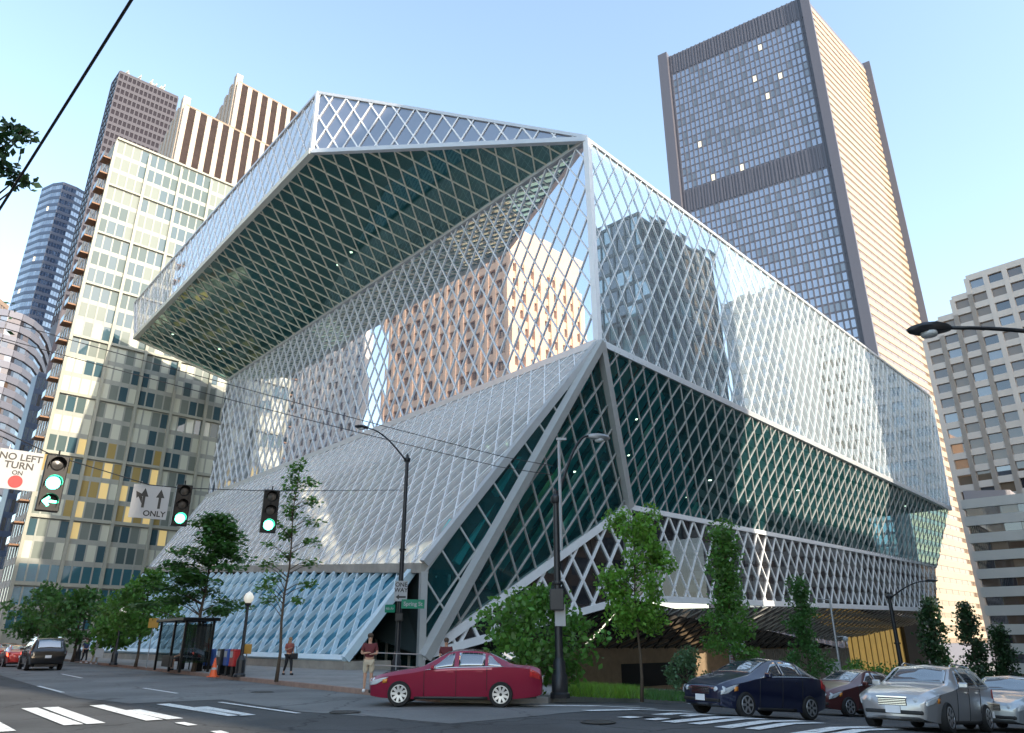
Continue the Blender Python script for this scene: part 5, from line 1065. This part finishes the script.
b = gpt(445, 690, .13); person('person in sunglasses with only the head showing above the red car', b, math.atan2(b[1], b[0]) - math.pi / 2, 1.62, SHIRT, BLUEC, HAIR, std(), glasses=True)
for x, yb, tp, bt, lab in ((93, 664, WTOP, SHORTS, 'far pedestrian in a white top near the white square sign'), (83, 663, BLUEC, DRESS, 'far pedestrian in dark blue clothes by the farthest globe lamp')):
    b = gpt(x, yb, .13); person(lab, b, math.atan2(b[1], b[0]) - math.pi / 2 + .6, 1.7, tp, bt, HAIR, std(knl=(.09, -.12, .50), anl=(.09, -.16, .09), toel=(.10, -.3, .04), anr=(-.09, .18, .1), toer=(-.10, .05, .04)), shorts=False)
# ------------------------------------------------------------------ groups of like things
for o in list(S.objects):
    k = o.name.split('.')[0]
    if o.get('category') and not o.get('group'):
        for names, gname in ((('street_tree',), 'street trees along the kerbs'), (('sedan', 'small_sedan', 'station_wagon', 'suv'), 'cars in the streets'), (('street_lamp',), 'tall black street lamps'), (('person',), 'people on the pavements'), (('leafy_bush',), 'bushes along the right street'), (('trolley_wire',), 'trolley wires'), (('railing',), 'steel railings'), (('street_name_sign',), 'street name signs on the lamp post')):
            if k in names: o['group'] = gname
# ------------------------------------------------------------------ camera, sun, sky
SUN_AZ, SUN_EL = 134.5, 27.
w = bpy.data.worlds.new('World'); S.world = w; w.use_nodes = True; nt = w.node_tree
sky = nt.nodes.new('ShaderNodeTexSky'); sky.sky_type = 'NISHITA'; sky.sun_disc = False
sky.sun_elevation = math.radians(SUN_EL); sky.sun_rotation = math.radians(SUN_AZ); sky.air_density = 1.0; sky.dust_density = 1.2; sky.ozone_density = .8
bg = nt.nodes['Background']; hs = nt.nodes.new('ShaderNodeHueSaturation'); hs.inputs['Saturation'].default_value = .88; hs.inputs['Hue'].default_value = .489; hs.inputs['Value'].default_value = 1.18
nt.links.new(sky.outputs[0], hs.inputs['Color']); nt.links.new(hs.outputs[0], bg.inputs[0]); bg.inputs[1].default_value = .15
sl = bpy.data.lights.new('sun', 'SUN'); sl.energy = 2.6; sl.angle = math.radians(.5); sl.color = (1, .87, .70)
so = bpy.data.objects.new('sun', sl); COL.objects.link(so)
sd = V(*(az(SUN_AZ) * math.cos(math.radians(SUN_EL)))) + UP * math.sin(math.radians(SUN_EL))
so.rotation_euler = Vector(sd).to_track_quat('Z', 'Y').to_euler()
cam = bpy.data.cameras.new('camera'); co = bpy.data.objects.new('camera', cam); COL.objects.link(co)
co.location = Vector(CAM); co.rotation_euler = (math.pi / 2 + PITCH, 0, 0)
cam.sensor_width = 36; cam.lens = FOC / 1024 * 36; cam.clip_end = 6000; cam.clip_start = .1; cam.shift_y = 0
S.camera = co
S.view_settings.view_transform = 'Standard'; S.view_settings.look = 'None'; S.view_settings.exposure = EXPOSURE if 'EXPOSURE' in globals() else 1.5; S.view_settings.gamma = 1
S.cycles.max_bounces = 10; S.cycles.transparent_max_bounces = 16
